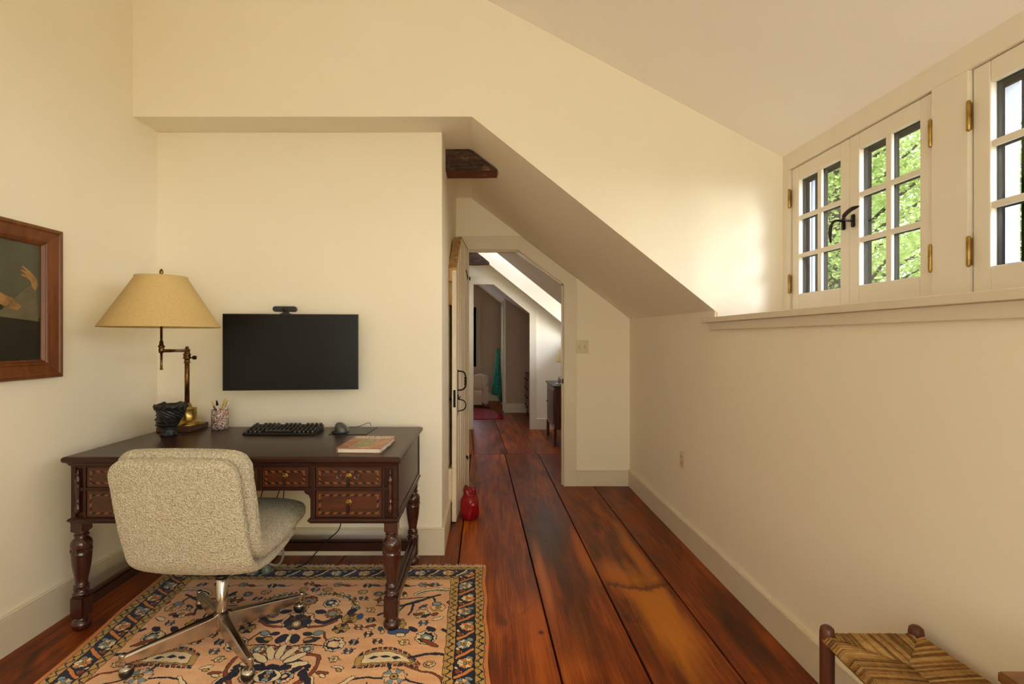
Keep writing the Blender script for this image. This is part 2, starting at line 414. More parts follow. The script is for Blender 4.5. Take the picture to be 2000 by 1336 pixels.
# floor: individual wide boards with open joints, over a dark underfloor
def make_floor():
    mb = MB(); pid = []
    mb.mi = 1; mb.box((-2.1, -2.0, -.06), (1.75, 11.2, -.03)); 
    nb = len(mb.bm.faces); pid += [0.0] * nb
    mb.mi = 0
    def board(xa0, xb0, xa1, xb1, y0, y1, g, pidv):
        n = 6; t = bmesh.new()
        a = mb.bm.faces[:] if False else None
        k0 = len(mb.bm.faces)
        v = [(xa0 + g, y0, -.03), (xb0 - g, y0, -.03), (xb1 - g, y1, -.03), (xa1 + g, y1, -.03),
             (xa0 + g, y0, 0), (xb0 - g, y0, 0), (xb1 - g, y1, 0), (xa1 + g, y1, 0)]
        mb.hexa(v); t.free()
        pid.extend([pidv] * (len(mb.bm.faces) - k0))
    def lx(x188, x564, y): return x188 + (x564 - x188) * (y - 1.884) / (5.644 - 1.884)
    seams = [(-2.05, -2.05), (-1.62, -1.62), (-1.22, -1.22), (-.83, -.83), (-.50, -.50), (-.155, -.168), (.281, .203), (.612, .576), (.957, .915), (1.33, 1.33)]
    for i in range(len(seams) - 1):
        a, b = seams[i], seams[i + 1]
        g = .0035 if i not in (5, 6, 7) else .0042
        board(lx(*a, -2), lx(*b, -2), lx(*a, 5.64), lx(*b, 5.64), -2, 5.64, g, i * 3.71 + 1)
    hs = [-2.05, -1.3, -.9, -.5, -.141, .233, .56, .92, 1.33]
    for i in range(len(hs) - 1):
        s = -.043
        board(hs[i], hs[i + 1], hs[i] + s * 5.5, hs[i + 1] + (s * 5.5 if i < len(hs) - 2 else 0.2), 5.648, 11.1, .0035, i * 5.3 + 40)
    o = mb.build('floor', [M['floor'], M['gap']])
    at = o.data.attributes.new('pid', 'FLOAT', 'FACE')
    at.data.foreach_set('value', pid[:len(o.data.polygons)])
    md = o.modifiers.new('edge', 'BEVEL'); md.width = .0015; md.segments = 1
    return struct(o)
make_floor()

mb = MB(); mb.box((XL - .1, -1.9, 0), (XL, 3.1, 3.4)); struct(mb.build('wall_left', M['wall']))
mb = MB(); mb.box((XL - .1, 3.02, 0), (-.262, 4.53, 2.49)); struct(mb.build('wall_back', M['wall'], bevel=.004))
# header above the alcove, with the flat soffit
mb = MB(); mb.hexa([(XL - .1, 2.81, 2.49), (-.079, 2.81, 2.49), (-.137, 4.53, 2.49), (XL - .1, 4.53, 2.49),
                    (XL - .1, 2.81, 3.5), (-.079, 2.81, 3.5), (-.137, 4.53, 3.5), (XL - .1, 4.53, 3.5)])
struct(mb.build('wall_header', M['wall']))
# sloping eaves and dormer cheek: one solid
def cheekY(x): return 2.81 - (x + .079) * .0268
f = [(-.079, 2.49), (1.252, 1.413), (1.252, 1.36), (1.78, 1.36), (1.78, 3.5), (-.079, 3.5)]
bk = [(-.137, 2.49), (1.252, 1.433), (1.252, 1.36), (1.78, 1.36), (1.78, 3.5), (-.137, 3.5)]
mb = MB(); vs = [(x, cheekY(x), z) for x, z in f] + [(x, 4.53, z) for x, z in bk]
mb.faces(vs, [tuple(range(5, -1, -1)), tuple(range(6, 12))] + [(i, (i + 1) % 6, (i + 1) % 6 + 6, i + 6) for i in range(6)])
struct(mb.build('wall_dormer_cheek', M['wall']))
# dormer ceiling
mb = MB(); cz = lambda x: 3.13 - .55 * x
mb.prism([(1.80, cz(1.80)), (-.15, cz(-.15)), (XL - .1, cz(-.15)), (XL - .1, 3.5), (1.80, 3.5)], 'Y', -1.9, 2.86)
struct(mb.build('ceiling', M['ceil']))
# right wall below the windows
mb = MB(); mb.box((XR, -1.9, 0), (1.78, 2.78, 1.36)); mb.box((XR, 2.78, 0), (1.34, 4.53, 1.44)); struct(mb.build('wall_right', M['wall']))
mb = MB(); mb.box((1.205, -1.9, 1.36), (1.24, 2.885, 1.387)); mb.box((1.24, -1.9, 1.36), (1.615, 2.775, 1.387)); struct(mb.build('trim_1', M['trim'], bevel=.003))
mb = MB(); mb.box((1.222, -1.9, 1.318), (1.242, 2.81, 1.36)); struct(mb.build('trim_2', M['trim'], bevel=.003))
# rear wall behind the camera with an opening for the added window
mb = MB()
mb.box((XL, -1.9, 0), (XR + .5, -1.8, .7)); mb.box((XL, -1.9, 2.4), (XR + .5, -1.8, 3.4))
mb.box((XL, -1.9, .7), (-.9, -1.8, 2.4)); mb.box((.5, -1.9, .7), (XR + .5, -1.8, 2.4))
struct(mb.build('wall_rear', M['wall']))
# baseboards, with a small cap bead
def baseboard(name, p0, p1, nrm, h=.145, t=.016):
    mb = MB(); p0, p1, n = Vector((*p0, 0)), Vector((*p1, 0)), Vector((*nrm, 0))
    prof = [(0, 0), (t, 0), (t, h - .012), (t - .003, h - .010), (t + .002, h - .005), (t - .002, h), (0, h)]
    k = len(prof); vs = [p0 + n * a + Vector((0, 0, b)) for a, b in prof] + [p1 + n * a + Vector((0, 0, b)) for a, b in prof]
    mb.faces(vs, [tuple(range(k)), tuple(range(2 * k - 1, k - 1, -1))] + [(i, (i + 1) % k, (i + 1) % k + k, i + k) for i in range(k)])
    struct(mb.build(name, M['trim']))
baseboard('baseboard_right', (XR, -1.8), (XR, 4.43), (-1, 0))
baseboard('baseboard_left', (XL, -1.8), (XL, 3.02), (1, 0), .16)
baseboard('baseboard_back', (XL, 3.02), (-.246, 3.02), (0, -1), .16)
baseboard('baseboard_alcove', (-.262, 3.02), (-.262, 4.43), (1, 0), .16)
baseboard('baseboard_door_wall', (.775, 4.43), (XR, 4.43), (0, -1), .135)

# doorway wall with clipped corner
sz = lambda x: 2.49 - (x + .137) * .7605
def clipped_wall(name, Y0, Y1, xa, xb, top, ztop, x0, x1, h, xc, zc, mat):
    """x0..x1 opening, flat head h up to xc, clipped down to zc at x1; xa..xb wall"""
    mb = MB()
    mb.prism([(xa, 0), (x0, 0), (x0, top(x0)), (xa, ztop)], 'Y', Y0, Y1)
    mb.prism([(x0, h), (xc, h), (xc, top(xc)), (x0, top(x0))], 'Y', Y0, Y1)
    mb.prism([(xc, h), (x1, zc), (x1, top(x1)), (xc, top(xc))], 'Y', Y0, Y1)
    mb.prism([(x1, 0), (xb, 0), (xb, top(xb)), (x1, top(x1))], 'Y', Y0, Y1)
    return struct(mb.build(name, mat))
clipped_wall('wall_doorway', 4.43, 4.53, -.262, 1.30, lambda x: min(2.49, sz(x)) + .02, 2.51, -.155, .669, 2.04, .27, 1.744, M['wall'])
def casing(name, Y0, Y1, x0, x1, h, xc, zc, w, wl, mat, cx, top):
    mb = MB()
    mb.prism([(x0 - wl, 0), (x0, 0), (x0, h), (x0 - wl, h)], 'Y', Y0, Y1)
    mb.prism([(x0 - wl, h), (xc, h), (cx[0], cx[1]), (x0 - wl, cx[1])], 'Y', Y0, Y1)
    mb.prism([(xc, h), (x1, zc), (cx[2], cx[3]), (cx[0], cx[1])], 'Y', Y0, Y1)
    mb.prism([(x1, 0), (x1 + w, 0), (cx[2], cx[3]), (x1, zc)], 'Y', Y0, Y1)
    # inner bead
    b = .010
    for (ax, az), (bx, bz) in (((x0, 0), (x0, h)), ((x0, h), (xc, h)), ((xc, h), (x1, zc)), ((x1, zc), (x1, 0))):
        mb.tube([(ax, Y0 + .002, az), (bx, Y0 + .002, bz)], .006, 8)
        mb.ball((bx, Y0 + .002, bz), .0062, sub=2)
    return struct(mb.build(name, mat, bevel=.002))
casing('trim_3', 4.41, 4.43, -.155, .669, 2.04, .27, 1.744, .106, .1, M['trim'], (.297, 2.155, .775, 1.793), sz)
# door stop inside the frame
mb = MB(); mb.box((.655, 4.45, 0), (.669, 4.49, 1.75)); mb.box((-.155, 4.45, 2.026), (.27, 4.49, 2.04))
mb.prism([(.264, 2.026), (.662, 1.732), (.669, 1.744), (.27, 2.04)], 'Y', 4.45, 4.49)
struct(mb.build('trim_4', M['trim']))
o = MB(); o.box((.655, 4.415, .885), (.668, 4.44, .925)); k = o.build('strike_plate', M['iron']); tag(k, 'small black iron strike plate on the right door jamb', 'strike plate')

# ------------------------------------------------------------------ hallway and far room
hz = lambda x: 2.33 - .8 * x
mb = MB(); mb.box((-1.35, 4.53, 0), (-1.25, 11.0, 2.6)); struct(mb.build('wall_hall_left', M['wall']))
mb = MB(); mb.box((XR, 4.53, 0), (XR + .3, 8.83, 1.30)); struct(mb.build('wall_hall_right', M['wall']))
def slab(name, y0, y1, xa, zf, mat, xb=1.36, thick=.12):
    mb = MB(); mb.prism([(xa, zf(xa)), (xb, zf(xb)), (xb + .0, zf(xb) + thick + .3), (xa, zf(xa) + thick)], 'Y', y0, y1)
    return struct(mb.build(name, mat))
mb = MB(); mb.box((-1.35, 4.53, 2.49), (-.2, 7.2, 2.62)); struct(mb.build('ceiling_hall', M['wall']))
slab('ceiling_hall_slope_near', 4.53, 5.75, -.2, hz, M['wall'])
slab('ceiling_hall_slope_far', 7.06, 7.2, -.2, hz, M['wall'])
mb = MB(); rz_ = lambda x: cz(x) - .1
def roofpiece(xa, xb, ya, yb): mb.prism([(xb, rz_(xb)), (xa, rz_(xa)), (xa, rz_(xa) + .16), (xb, rz_(xb) + .16)], 'Y', ya, yb)
roofpiece(-.2, .05, 5.65, 7.3); roofpiece(1.25, 1.85, 5.65, 7.3); roofpiece(.05, 1.25, 5.65, 5.85); roofpiece(.05, 1.25, 7.02, 7.3)
mb.box((-.3, 5.65, 2.49), (-.2, 7.3, 3.4)); mb.box((-.3, 5.63, 2.49), (1.85, 5.74, 3.4)); struct(mb.build('ceiling_hall_dormer', M['ceil']))
mb = MB(); mb.prism([(1.30, hz(1.30) + .04), (1.75, 1.25), (1.75, 3.2), (-.25, 3.2), (-.25, hz(-.25) + .04)], 'Y', 5.63, 5.745)
struct(mb.build('wall_hall_dormer_near', M['wall']))
# end wall of the hall (runs up behind the dormer) with second clipped doorway
def top2(x): return 3.2
clipped_wall('wall_hall_end', 7.2, 7.3, -1.25, 1.30, top2, 3.2, -.187, .612, 2.04, .10, 1.63, M['wall'])
mb = MB(); mb.box((1.30, 7.06, 1.25), (1.8, 7.3, 3.2)); struct(mb.build('wall_hall_dormer_far', M['wall']))
casing('trim_5', 7.18, 7.2, -.187, .612, 2.04, .10, 1.63, .09, .09, M['trim'], (.135, 2.15, .702, 1.70), hz)
baseboard('baseboard_hall_end', (.702, 7.2), (XR, 7.2), (0, -1), .15)
# far room
fz = lambda x: 2.21 - .8 * x
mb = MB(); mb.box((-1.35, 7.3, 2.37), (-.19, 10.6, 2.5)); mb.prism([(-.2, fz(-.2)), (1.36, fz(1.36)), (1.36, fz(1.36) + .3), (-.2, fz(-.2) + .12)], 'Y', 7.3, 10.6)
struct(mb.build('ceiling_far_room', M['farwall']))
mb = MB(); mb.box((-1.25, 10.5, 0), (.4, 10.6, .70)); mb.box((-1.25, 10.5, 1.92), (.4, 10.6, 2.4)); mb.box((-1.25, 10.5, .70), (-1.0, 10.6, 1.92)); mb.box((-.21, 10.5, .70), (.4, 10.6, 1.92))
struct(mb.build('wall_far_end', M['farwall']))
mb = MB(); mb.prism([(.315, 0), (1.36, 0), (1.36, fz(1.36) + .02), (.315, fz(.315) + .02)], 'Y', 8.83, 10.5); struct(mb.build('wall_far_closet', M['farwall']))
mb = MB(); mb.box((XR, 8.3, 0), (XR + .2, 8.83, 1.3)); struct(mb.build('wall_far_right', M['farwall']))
baseboard('baseboard_far_closet', (.30, 8.83), (XR, 8.83), (0, -1), .16)
baseboard('baseboard_far_end', (-1.25, 10.5), (.315, 10.5), (0, -1), .16)
mb = MB(); mb.box((.300, 8.815, .16), (.335, 8.85, fz(.315))); struct(mb.build('trim_6', M['wtrim'], bevel=.003))
mb = MB(); mb.box((-.21, 10.47, .62), (-.12, 10.5, 2.0)); mb.box((-1.05, 10.47, 1.92), (-.21, 10.5, 2.0)); mb.box((-1.05, 10.47, .62), (-.21, 10.5, .70)); struct(mb.build('trim_7', M['farwall']))
w = MB(); w.box((-.29, 10.52, .70), (-.21, 10.56, 1.92)); w.box((-1.0, 10.52, .70), (-.965, 10.56, 1.92)); w.box((-1.0, 10.52, 1.88), (-.21, 10.56, 1.92)); w.box((-1.0, 10.52, .70), (-.21, 10.56, .74)); w.box((-1.0, 10.52, 1.29), (-.21, 10.56, 1.33))
wo = struct(w.build('window_5', M['extblack'])); g = MB(); g.box((-.97, 10.538, .73), (-.24, 10.542, 1.89)); g.build('pane', M['glass'], wo)
# door on the closet's side, yellowish
d = MB(); d.box((.297, 9.15, .02), (.315, 10.0, 1.86)); dd = struct(d.build('door_2', m_plain('yellowed_door_paint', C(226, 214, 150), None, 4, .45)))
h = MB()
for z in (.35, 1.5): h.box((.288, 9.13, z), (.298, 9.17, z + .11))
h.build('hinge', M['iron'], dd)
mb = MB(); mb.box((.285, 9.05, 0), (.315, 9.13, 1.95)); mb.box((.285, 10.02, 0), (.315, 10.1, 1.95)); struct(mb.build('trim_8', M['wtrim']))

# beams
def beam(name, x0, x1top, x1bot, y0, y1, z0, z1, label, seed, sf):
    root = empty(name, (x0, y0, z0), label=label, cat='ceiling beam')
    mb = MB((x0, y0, z0)); n = 26
    r = random.Random(seed)
    def zz(t, base, amp): return base + amp * (noise.noise(Vector((t * 6, seed, base * 9))) )
    for i in range(n):
        xa = x0 + (x1bot + .02 - x0) * i / n; xb = x0 + (x1bot + .02 - x0) * (i + 1) / n
        ta, tb = min(z1, sf(xa)), min(z1, sf(xb))
        if ta <= z0 + .003: break
        tb = max(tb, z0 + .001)
        mb.hexa([(xa, y0 + .006 * noise.noise(Vector((xa * 9, 0, seed))), zz(xa, z0, .006)), (xb, y0 + .006 * noise.noise(Vector((xb * 9, 0, seed))), zz(xb, z0, .006)), (xb, y1, zz(xb, z0 - .004, .006)), (xa, y1, zz(xa, z0 - .004, .006)),
                 (xa, y0 + .008 * noise.noise(Vector((xa * 7, 3, seed))), ta), (xb, y0 + .008 * noise.noise(Vector((xb * 7, 3, seed))), tb), (xb, y1, tb), (xa, y1, ta)])
    bmesh.ops.remove_doubles(mb.bm, verts=mb.bm.verts, dist=.0005)
    bmesh.ops.recalc_face_normals(mb.bm, faces=mb.bm.faces)
    for fc in mb.bm.faces:
        if fc.normal.z < -.7: fc.material_index = 1
    mb.build('timber', [M['beam'], M['beam2']], root)
beam('ceiling_beam', -.262, -.1, .11, 3.29, 3.44, 2.353, 2.49, 'rough dark timber beam end under the alcove soffit', 3, lambda x: 2.49 - max(0, x + .105) * .785)
beam('ceiling_beam', -1.25, -.2, .02, 6.86, 7.03, 2.285, 2.49, 'brown timber beam seen through the doorway above the second door', 9, lambda x: hz(x))

# ------------------------------------------------------------------ dormer windows
PER = 1.005; OW = .866; OY = 2.707
opens = [(OY - i * PER - OW, OY - i * PER) for i in range(4)]
ZB, ZT = 1.40, 2.165
mb = MB()
mb.box((XW, -1.8, 1.387), (XW + .12, 2.80, ZB)); mb.box((XW, -1.8, ZT), (XW + .12, 2.80, 2.27))
ed = [2.80] + [v for o2 in opens for v in (o2[1], o2[0])] + [-1.8]
for i in range(0, len(ed), 2): mb.box((XW, ed[i + 1], ZB), (XW + .12, ed[i], ZT))
struct(mb.build('wall_window_side', M['wtrim'], bevel=.002))
mb = MB()
for (a, b) in opens:   # painted exterior reveal boards
    for y in (a - .0, b - .0):
        s = 1 if y == b else -1
        mb.box((XW + .121, min(y, y + s * .10), 1.30), (XW + .165, max(y, y + s * .10), 2.35))
        mb.box((XW + .121, y - .002, 1.30), (XW + .172, y + .002, 2.35))
mb.box((XW + .121, -1.8, 2.24), (XW + .30, 2.9, 2.4))
struct(mb.build('trim_9', M['greyboard']))

def make_sash(root, ya, yb, latch):   # ya<yb
    zb, zt = ZB + .003, ZT - .003
    x0, x1 = XW + .012, XW + .036
    sw = .058; br = .10; tr = .07
    s = MB(root.location)
    s.box((x0, ya, zb), (x1, ya + sw, zt)); s.box((x0, yb - sw, zb), (x1, yb, zt))
    s.box((x0, ya + sw, zb), (x1, yb - sw, zb + br)); s.box((x0, ya + sw, zt - tr), (x1, yb - sw, zt))
    gy0, gy1, gz0, gz1 = ya + sw, yb - sw, zb + br, zt - tr
    ym = (gy0 + gy1) / 2
    s.box((x0 + .0046, ym - .014, gz0 - .001), (x1 - .0046, ym + .014, gz1 + .001))
    for k in (1, 2):
        zc = gz0 + (gz1 - gz0) * k / 3
        s.box((x0 + .004, gy0 - .001, zc - .011), (x1 - .004, gy1 + .001, zc + .011))
    so = s.build('sash', M['wtrim'], root, bevel=.004)
    k_ = MB(root.location); e0, e1, q = XW + .0362, XW + .050, .004    # dark outer face of the sash
    k_.box((e0, ya, zb), (e1, gy0 + q, zt)); k_.box((e0, gy1 - q, zb), (e1, yb, zt)); k_.box((e0, gy0 + q, zb), (e1, gy1 - q, gz0 + q)); k_.box((e0, gy0 + q, gz1 - q), (e1, gy1 - q, zt))
    k_.box((e0 + .0004, ym - .015, gz0), (e1 - .0006, ym + .015, gz1))
    for k in (1, 2):
        zc = gz0 + (gz1 - gz0) * k / 3
        k_.box((e0, gy0, zc - .012), (e1, gy1, zc + .012))
    k_.build('outer_grille', M['extblack'], so)
    g = MB(root.location); g.box((XW + .030, gy0, gz0), (XW + .033, gy1, gz1)); g.build('pane', M['glass'], so)
    # black storm frame just outside
    e = MB(root.location)
    xe0, xe1 = XW + .074, XW + .088
    for y0_, y1_ in ((ya, ya + .03), (yb - .03, yb)) + (((yb - .102, yb - .094),) if latch else ()): e.box((xe0, y0_, zb), (xe1, y1_, zt))
    e.box((xe0, ya + .02, zt - .045 - .03), (xe1, yb - .02, zt)); e.box((xe0, ya + .02, zb), (xe1, yb - .02, zb + .075))
    e.build('storm_frame', M['extblack'], so)
    return so
def hinge(root, y, z, side):
    h = MB(root.location)
    h.lathe([(.0, -.052), (.005, -.050), (.0068, -.045), (.0068, .045), (.005, .05), (0, .052)], (XW - .001, y, z), 12)
    h.box((XW - .001, y - (.008 if side < 0 else 0), z - .045), (XW + .0125, y + (0 if side < 0 else .008), z + .045))
    for dz in (-.028, -.009, .009, .028): h.lathe([(.0074, -.001), (.0074, .001)], (XW - .001, y, z + dz), 12)
    h.build('hinge', M['brass'], root)
for i, (a, b) in enumerate(opens):
    root = empty('window_%d' % (i + 1), (XW, (a + b) / 2, ZB)); struct(root)
    mid = (a + b) / 2
    make_sash(root, mid + .001, b - .006, 1); make_sash(root, a + .006, mid - .001, 0)
    for z in (1.56, 2.01): hinge(root, b - .004, z, 1); hinge(root, a + .004, z, -1)
    h = MB(root.location)   # dark bronze casement levers
    y1, y2 = mid + .030, mid - .030
    h.box((XW + .001, y1 - .009, 1.760), (XW + .012, y1 + .009, 1.816), .003)
    pts = spline([(XW + .005, y1, 1.800), (XW - .028, y1, 1.802), (XW - .038, y1 + .010, 1.790), (XW - .040, y1 + .020, 1.755), (XW - .040, y1 + .016, 1.705)], 6)
    h.tube(pts, [.0055] * 14 + [.0075] * (len(pts) - 18) + [.006, .0055, .005, .003], 8)
    h.build('latch_lever', M['bronze'], root)
    h = MB(root.location)
    h.box((XW + .001, y2 - .009, 1.760), (XW + .012, y2 + .009, 1.816), .003)
    pts = spline([(XW + .005, y2, 1.788), (XW - .028, y2 + .002, 1.792), (XW - .040, y2 - .010, 1.806), (XW - .042, y2 - .055, 1.823), (XW - .040, y2 - .10, 1.826)], 6)
    h.tube(pts, [.0055] * 12 + [.009] * (len(pts) - 16) + [.008, .0065, .005, .003], 8)
    h.build('latch_lever', M['bronze'], root)

# hall dormer window (mostly hidden, lets the daylight in)
w = MB(); 
for y in (5.75, 6.38, 7.0): w.box((XW + .02, y, 1.25), (XW + .07, y + .06, 2.3))
w.box((XW + .02, 5.75, 1.2), (XW + .07, 7.06, 1.3)); w.box((XW + .02, 5.75, 2.12), (XW + .07, 7.06, 2.4))
wo = struct(w.build('window_6', M['wtrim'])); g = MB(); g.box((XW + .04, 5.75, 1.25), (XW + .044, 7.06, 2.2)); g.build('pane', M['glass'], wo)
w = MB()   # unseen roof opening over the hall dormer, added to brighten the end wall
for xa, xb, ya, yb in ((.05, .09, 5.85, 7.02), (1.21, 1.25, 5.85, 7.02), (.09, 1.21, 5.85, 5.89), (.09, 1.21, 6.98, 7.02)):
    w.prism([(xb, rz_(xb) + .02), (xa, rz_(xa) + .02), (xa, rz_(xa) + .14), (xb, rz_(xb) + .14)], 'Y', ya, yb)
wo = struct(w.build('window_8', M['wtrim'])); g = MB(); g.prism([(1.21, rz_(1.21) + .08), (.09, rz_(.09) + .08), (.09, rz_(.09) + .086), (1.21, rz_(1.21) + .086)], 'Y', 5.89, 6.98); g.build('pane', M['glass'], wo)
# unseen window behind the camera, added to light the surfaces facing it
w = MB()
for x in (-.9, -.23, .44): w.box((x, -1.87, .7), (x + .06, -1.82, 2.4))
w.box((-.9, -1.87, .7), (.5, -1.82, .76)); w.box((-.9, -1.87, 2.34), (.5, -1.82, 2.4)); w.box((-.9, -1.865, 1.52), (.5, -1.83, 1.55))
wo = struct(w.build('window_7', M['wtrim'])); g = MB(); g.box((-.9, -1.847, .7), (.5, -1.843, 2.4)); g.build('pane', M['glass'], wo)
# right-hand wall recess in the sloped rear part is closed by the window wall
# ------------------------------------------------------------------ outdoors
g = MB(); g.box((2.5, -20, -3.2), (40, 40, -3.1)); tag(g.build('lawn', M['grass']), 'unseen green lawn below the windows, added for bounce light', 'lawn', kind='stuff')  # ground out of view, added to bounce light up into the rooms
def tree(x, y, z0, rad, hgt, n, label, seed, leaf=.085):
    rg = random.Random(seed)
    root = empty('maple_tree', (x, y, -3.05), label=label, cat='tree', group='trees outside the windows')
    t = MB(root.location)
    t.tube([(x, y, -3.05), (x + .1, y, 0), (x, y + .1, z0 + hgt * .5), (x, y, z0 + hgt * .8)], [.22, .18, .12, .04], 10)
    clusters = []
    for k in range(60):
        a = rg.uniform(0, 2 * math.pi); rr = rad * math.sqrt(rg.random()); zz = z0 + hgt * rg.random()
        f = math.sqrt(max(.15, 1 - ((zz - z0 - hgt * .45) / (hgt * .6)) ** 2))
        c = Vector((x + rr * f * math.cos(a), y + rr * f * math.sin(a), zz)); clusters.append(c)
        zs = max(-.5, zz - rr * .7)
        t.tube(spline([(x, y, zs), tuple((Vector((x, y, zs)) * .5 + c * .5) + Vector((0, 0, .15))), tuple(c)], 4), [.05 - .004 * i for i in range(9)], 6)
    t.build('trunk', M['bark'], root)
    V = []; F = []
    loc = root.location
    for k in range(n):
        c = rg.choice(clusters)
        d = Vector((max(-2, min(2, rg.gauss(0, 1))), max(-2, min(2, rg.gauss(0, 1))), rg.gauss(0, .6))) * rad * .2
        p = c + d - loc
        u = Vector((rg.gauss(0, 1), rg.gauss(0, 1), rg.gauss(0, .5))).normalized(); w2 = u.orthogonal().normalized()
        w2 = (Matrix.Rotation(rg.uniform(0, 6.28), 3, u) @ w2)
        s = leaf * rg.uniform(.6, 1.25)
        i0 = len(V)
        V += [p - u * s * .6, p + w2 * s * .42 - u * s * .1, p + u * s * .7, p - w2 * s * .42 - u * s * .1]
        F.append((i0, i0 + 1, i0 + 2, i0 + 3))
    me = bpy.data.meshes.new('foliage'); me.from_pydata([tuple(v) for v in V], [], F); me.materials.append(M['leaf'])
    fo = bpy.data.objects.new('foliage', me); COL.objects.link(fo); fo.parent = root
tree(6.3, 9.2, .6, 2.0, 4.6, 46000, 'spring-green leafy tree nearest the left casement window', 1, .06)
tree(13.6, 19.0, -.5, 3.4, 8.5, 34000, 'pale green tree far behind the nearest one outside the left window', 4, .12)
tree(12.2, 10.6, .3, 2.3, 5.2, 36000, 'lower spring-green tree under white sky at the right window', 3, .08)

# ------------------------------------------------------------------ light
wd = bpy.data.worlds.new('sky'); scn.world = wd; wd.use_nodes = True
wn = wd.node_tree.nodes; wl = wd.node_tree.links
bg = wn['Background']
tc = wn.new('ShaderNodeTexCoord'); sx = wn.new('ShaderNodeSeparateXYZ'); wl.new(tc.outputs['Generated'], sx.inputs[0])
rp = wn.new('ShaderNodeValToRGB'); wl.new(sx.outputs[2], rp.inputs[0])
rp.color_ramp.elements[0].position = .0; rp.color_ramp.elements[0].color = (.95, .97, 1.0, 1)
rp.color_ramp.elements[1].position = .35; rp.color_ramp.elements[1].color = (.98, 1, 1.2, 1)
wl.new(rp.outputs[0], bg.inputs[0]); bg.inputs[1].default_value = 4.2
def area(name, loc, rot, sx_, sy_, power, col=(1, 1, 1), portal=False):
    l = bpy.data.lights.new(name, 'AREA'); l.shape = 'RECTANGLE'; l.size = sx_; l.size_y = sy_; l.energy = power; l.color = col
    if portal: l.cycles.is_portal = True
    o = bpy.data.objects.new(name, l); COL.objects.link(o); o.location = loc; o.rotation_euler = rot
    return o
# weak hazy sun from the front right, through the dormer windows
sl = bpy.data.lights.new('hazy_sun', 'SUN'); sl.energy = 3.4; sl.angle = R(20); sl.color = (.90, .95, 1.1)
so_ = bpy.data.objects.new('hazy_sun', sl); COL.objects.link(so_); so_.rotation_euler = Vector((-.63, .66, -.41)).to_track_quat('-Z', 'Y').to_euler()
# second sun lamp, added as low daylight reaching deep into the room
s2 = bpy.data.lights.new('added_low_sun', 'SUN'); s2.energy = 2.6; s2.angle = R(26); s2.color = (1, .98, .86)
s2o = bpy.data.objects.new('added_low_sun', s2); COL.objects.link(s2o); s2o.rotation_euler = Vector((-.80, .56, -.09)).to_track_quat('-Z', 'Y').to_euler()
# warm fill light added behind the camera, with an unseen lamp body
pl = bpy.data.lights.new('added_fill_light', 'POINT'); pl.energy = 66; pl.color = (.98, .95, .60); pl.shadow_soft_size = .3
po = bpy.data.objects.new('added_fill_light', pl); COL.objects.link(po); po.location = (.8, -1.4, .95)
pd = empty('added_fill_lamp', (.8, -1.66, 0), label='unseen brass lamp added behind the viewpoint for warm fill light', cat='lamp')
m_ = MB(pd.location); m_.lathe([(0, 0), (.14, 0), (.14, .015), (.02, .03), (.011, .04), (.011, .78), (0, .78)], (.8, -1.66, 0), 32); m_.build('pole', M['brass'], pd)
m_ = MB(pd.location); m_.lathe([(.02, .78), (.05, .80), (.09, .86), (.092, .86), (.055, .795), (.02, .775)], (.8, -1.66, 0), 32); m_.build('lamp_shade', M['white'], pd)
# portals: sampling guides for the sky in each window opening (they emit nothing)
area('daylight_portal', (XW + .13, .6, 1.78), (0, R(90), 0), .80, 4.6, 1, portal=True)
area('daylight_portal', (XW + .13, 6.4, 1.75), (0, R(90), 0), .95, 1.3, 1, portal=True)
area('daylight_portal', (-.2, -1.95, 1.55), (R(90), 0, 0), 1.4, 1.7, 1, portal=True)
area('daylight_portal', (-.6, 10.65, 1.31), (R(-90), 0, 0), .8, 1.22, 1, portal=True)
scn.view_settings.view_transform = 'Standard'; scn.view_settings.look = 'None'
scn.view_settings.gamma = 1.0; scn.view_settings.use_curve_mapping = False
area('daylight_portal', (.65, 6.43, 3.0), (0, 0, 0), 1.3, 1.2, 1, portal=True)
scn.view_settings.exposure = 0.07
scn.cycles.max_bounces = 16; scn.cycles.diffuse_bounces = 12
# ------------------------------------------------------------------ writing desk
DZ = .766
def turned(h0, h1, prof):   # prof: (t, r) with t from bottom 0 to top 1
    return [(r, h0 + (h1 - h0) * t) for t, r in prof]
desk = empty('writing_desk', (-1.09, 2.56, 0), label='dark carved oak writing desk with inlaid drawers and turned legs', cat='desk')
O = desk.location
DX0, DX1, DY0, DY1 = -1.795, -.385, 2.205, 2.925     # case
# moulded top: stacked profile
mb = MB(O)
def ring(x0, x1, y0, y1, z): return [(x0, y0, z), (x1, y0, z), (x1, y1, z), (x0, y1, z)]
lv = [(0, .722), (.004, .724), (.010, .733), (.012, .737), (.022, .742), (.025, .748), (.025, .758), (.020, .764), (.012, .766)]
vs = []; fs = []
for e, z in lv: vs += ring(DX0 - e + .006, DX1 + e - .006, DY0 - e, DY1 + e - .003, z)
for i in range(len(lv) - 1):
    for k in range(4): fs.append((i * 4 + k, i * 4 + (k + 1) % 4, (i + 1) * 4 + (k + 1) % 4, (i + 1) * 4 + k))
fs += [(3, 2, 1, 0), tuple(len(lv) * 4 - 4 + k for k in range(4))]
mb.faces(vs, fs); mb.build('desktop', M['desk'], desk, bevel=.0015)
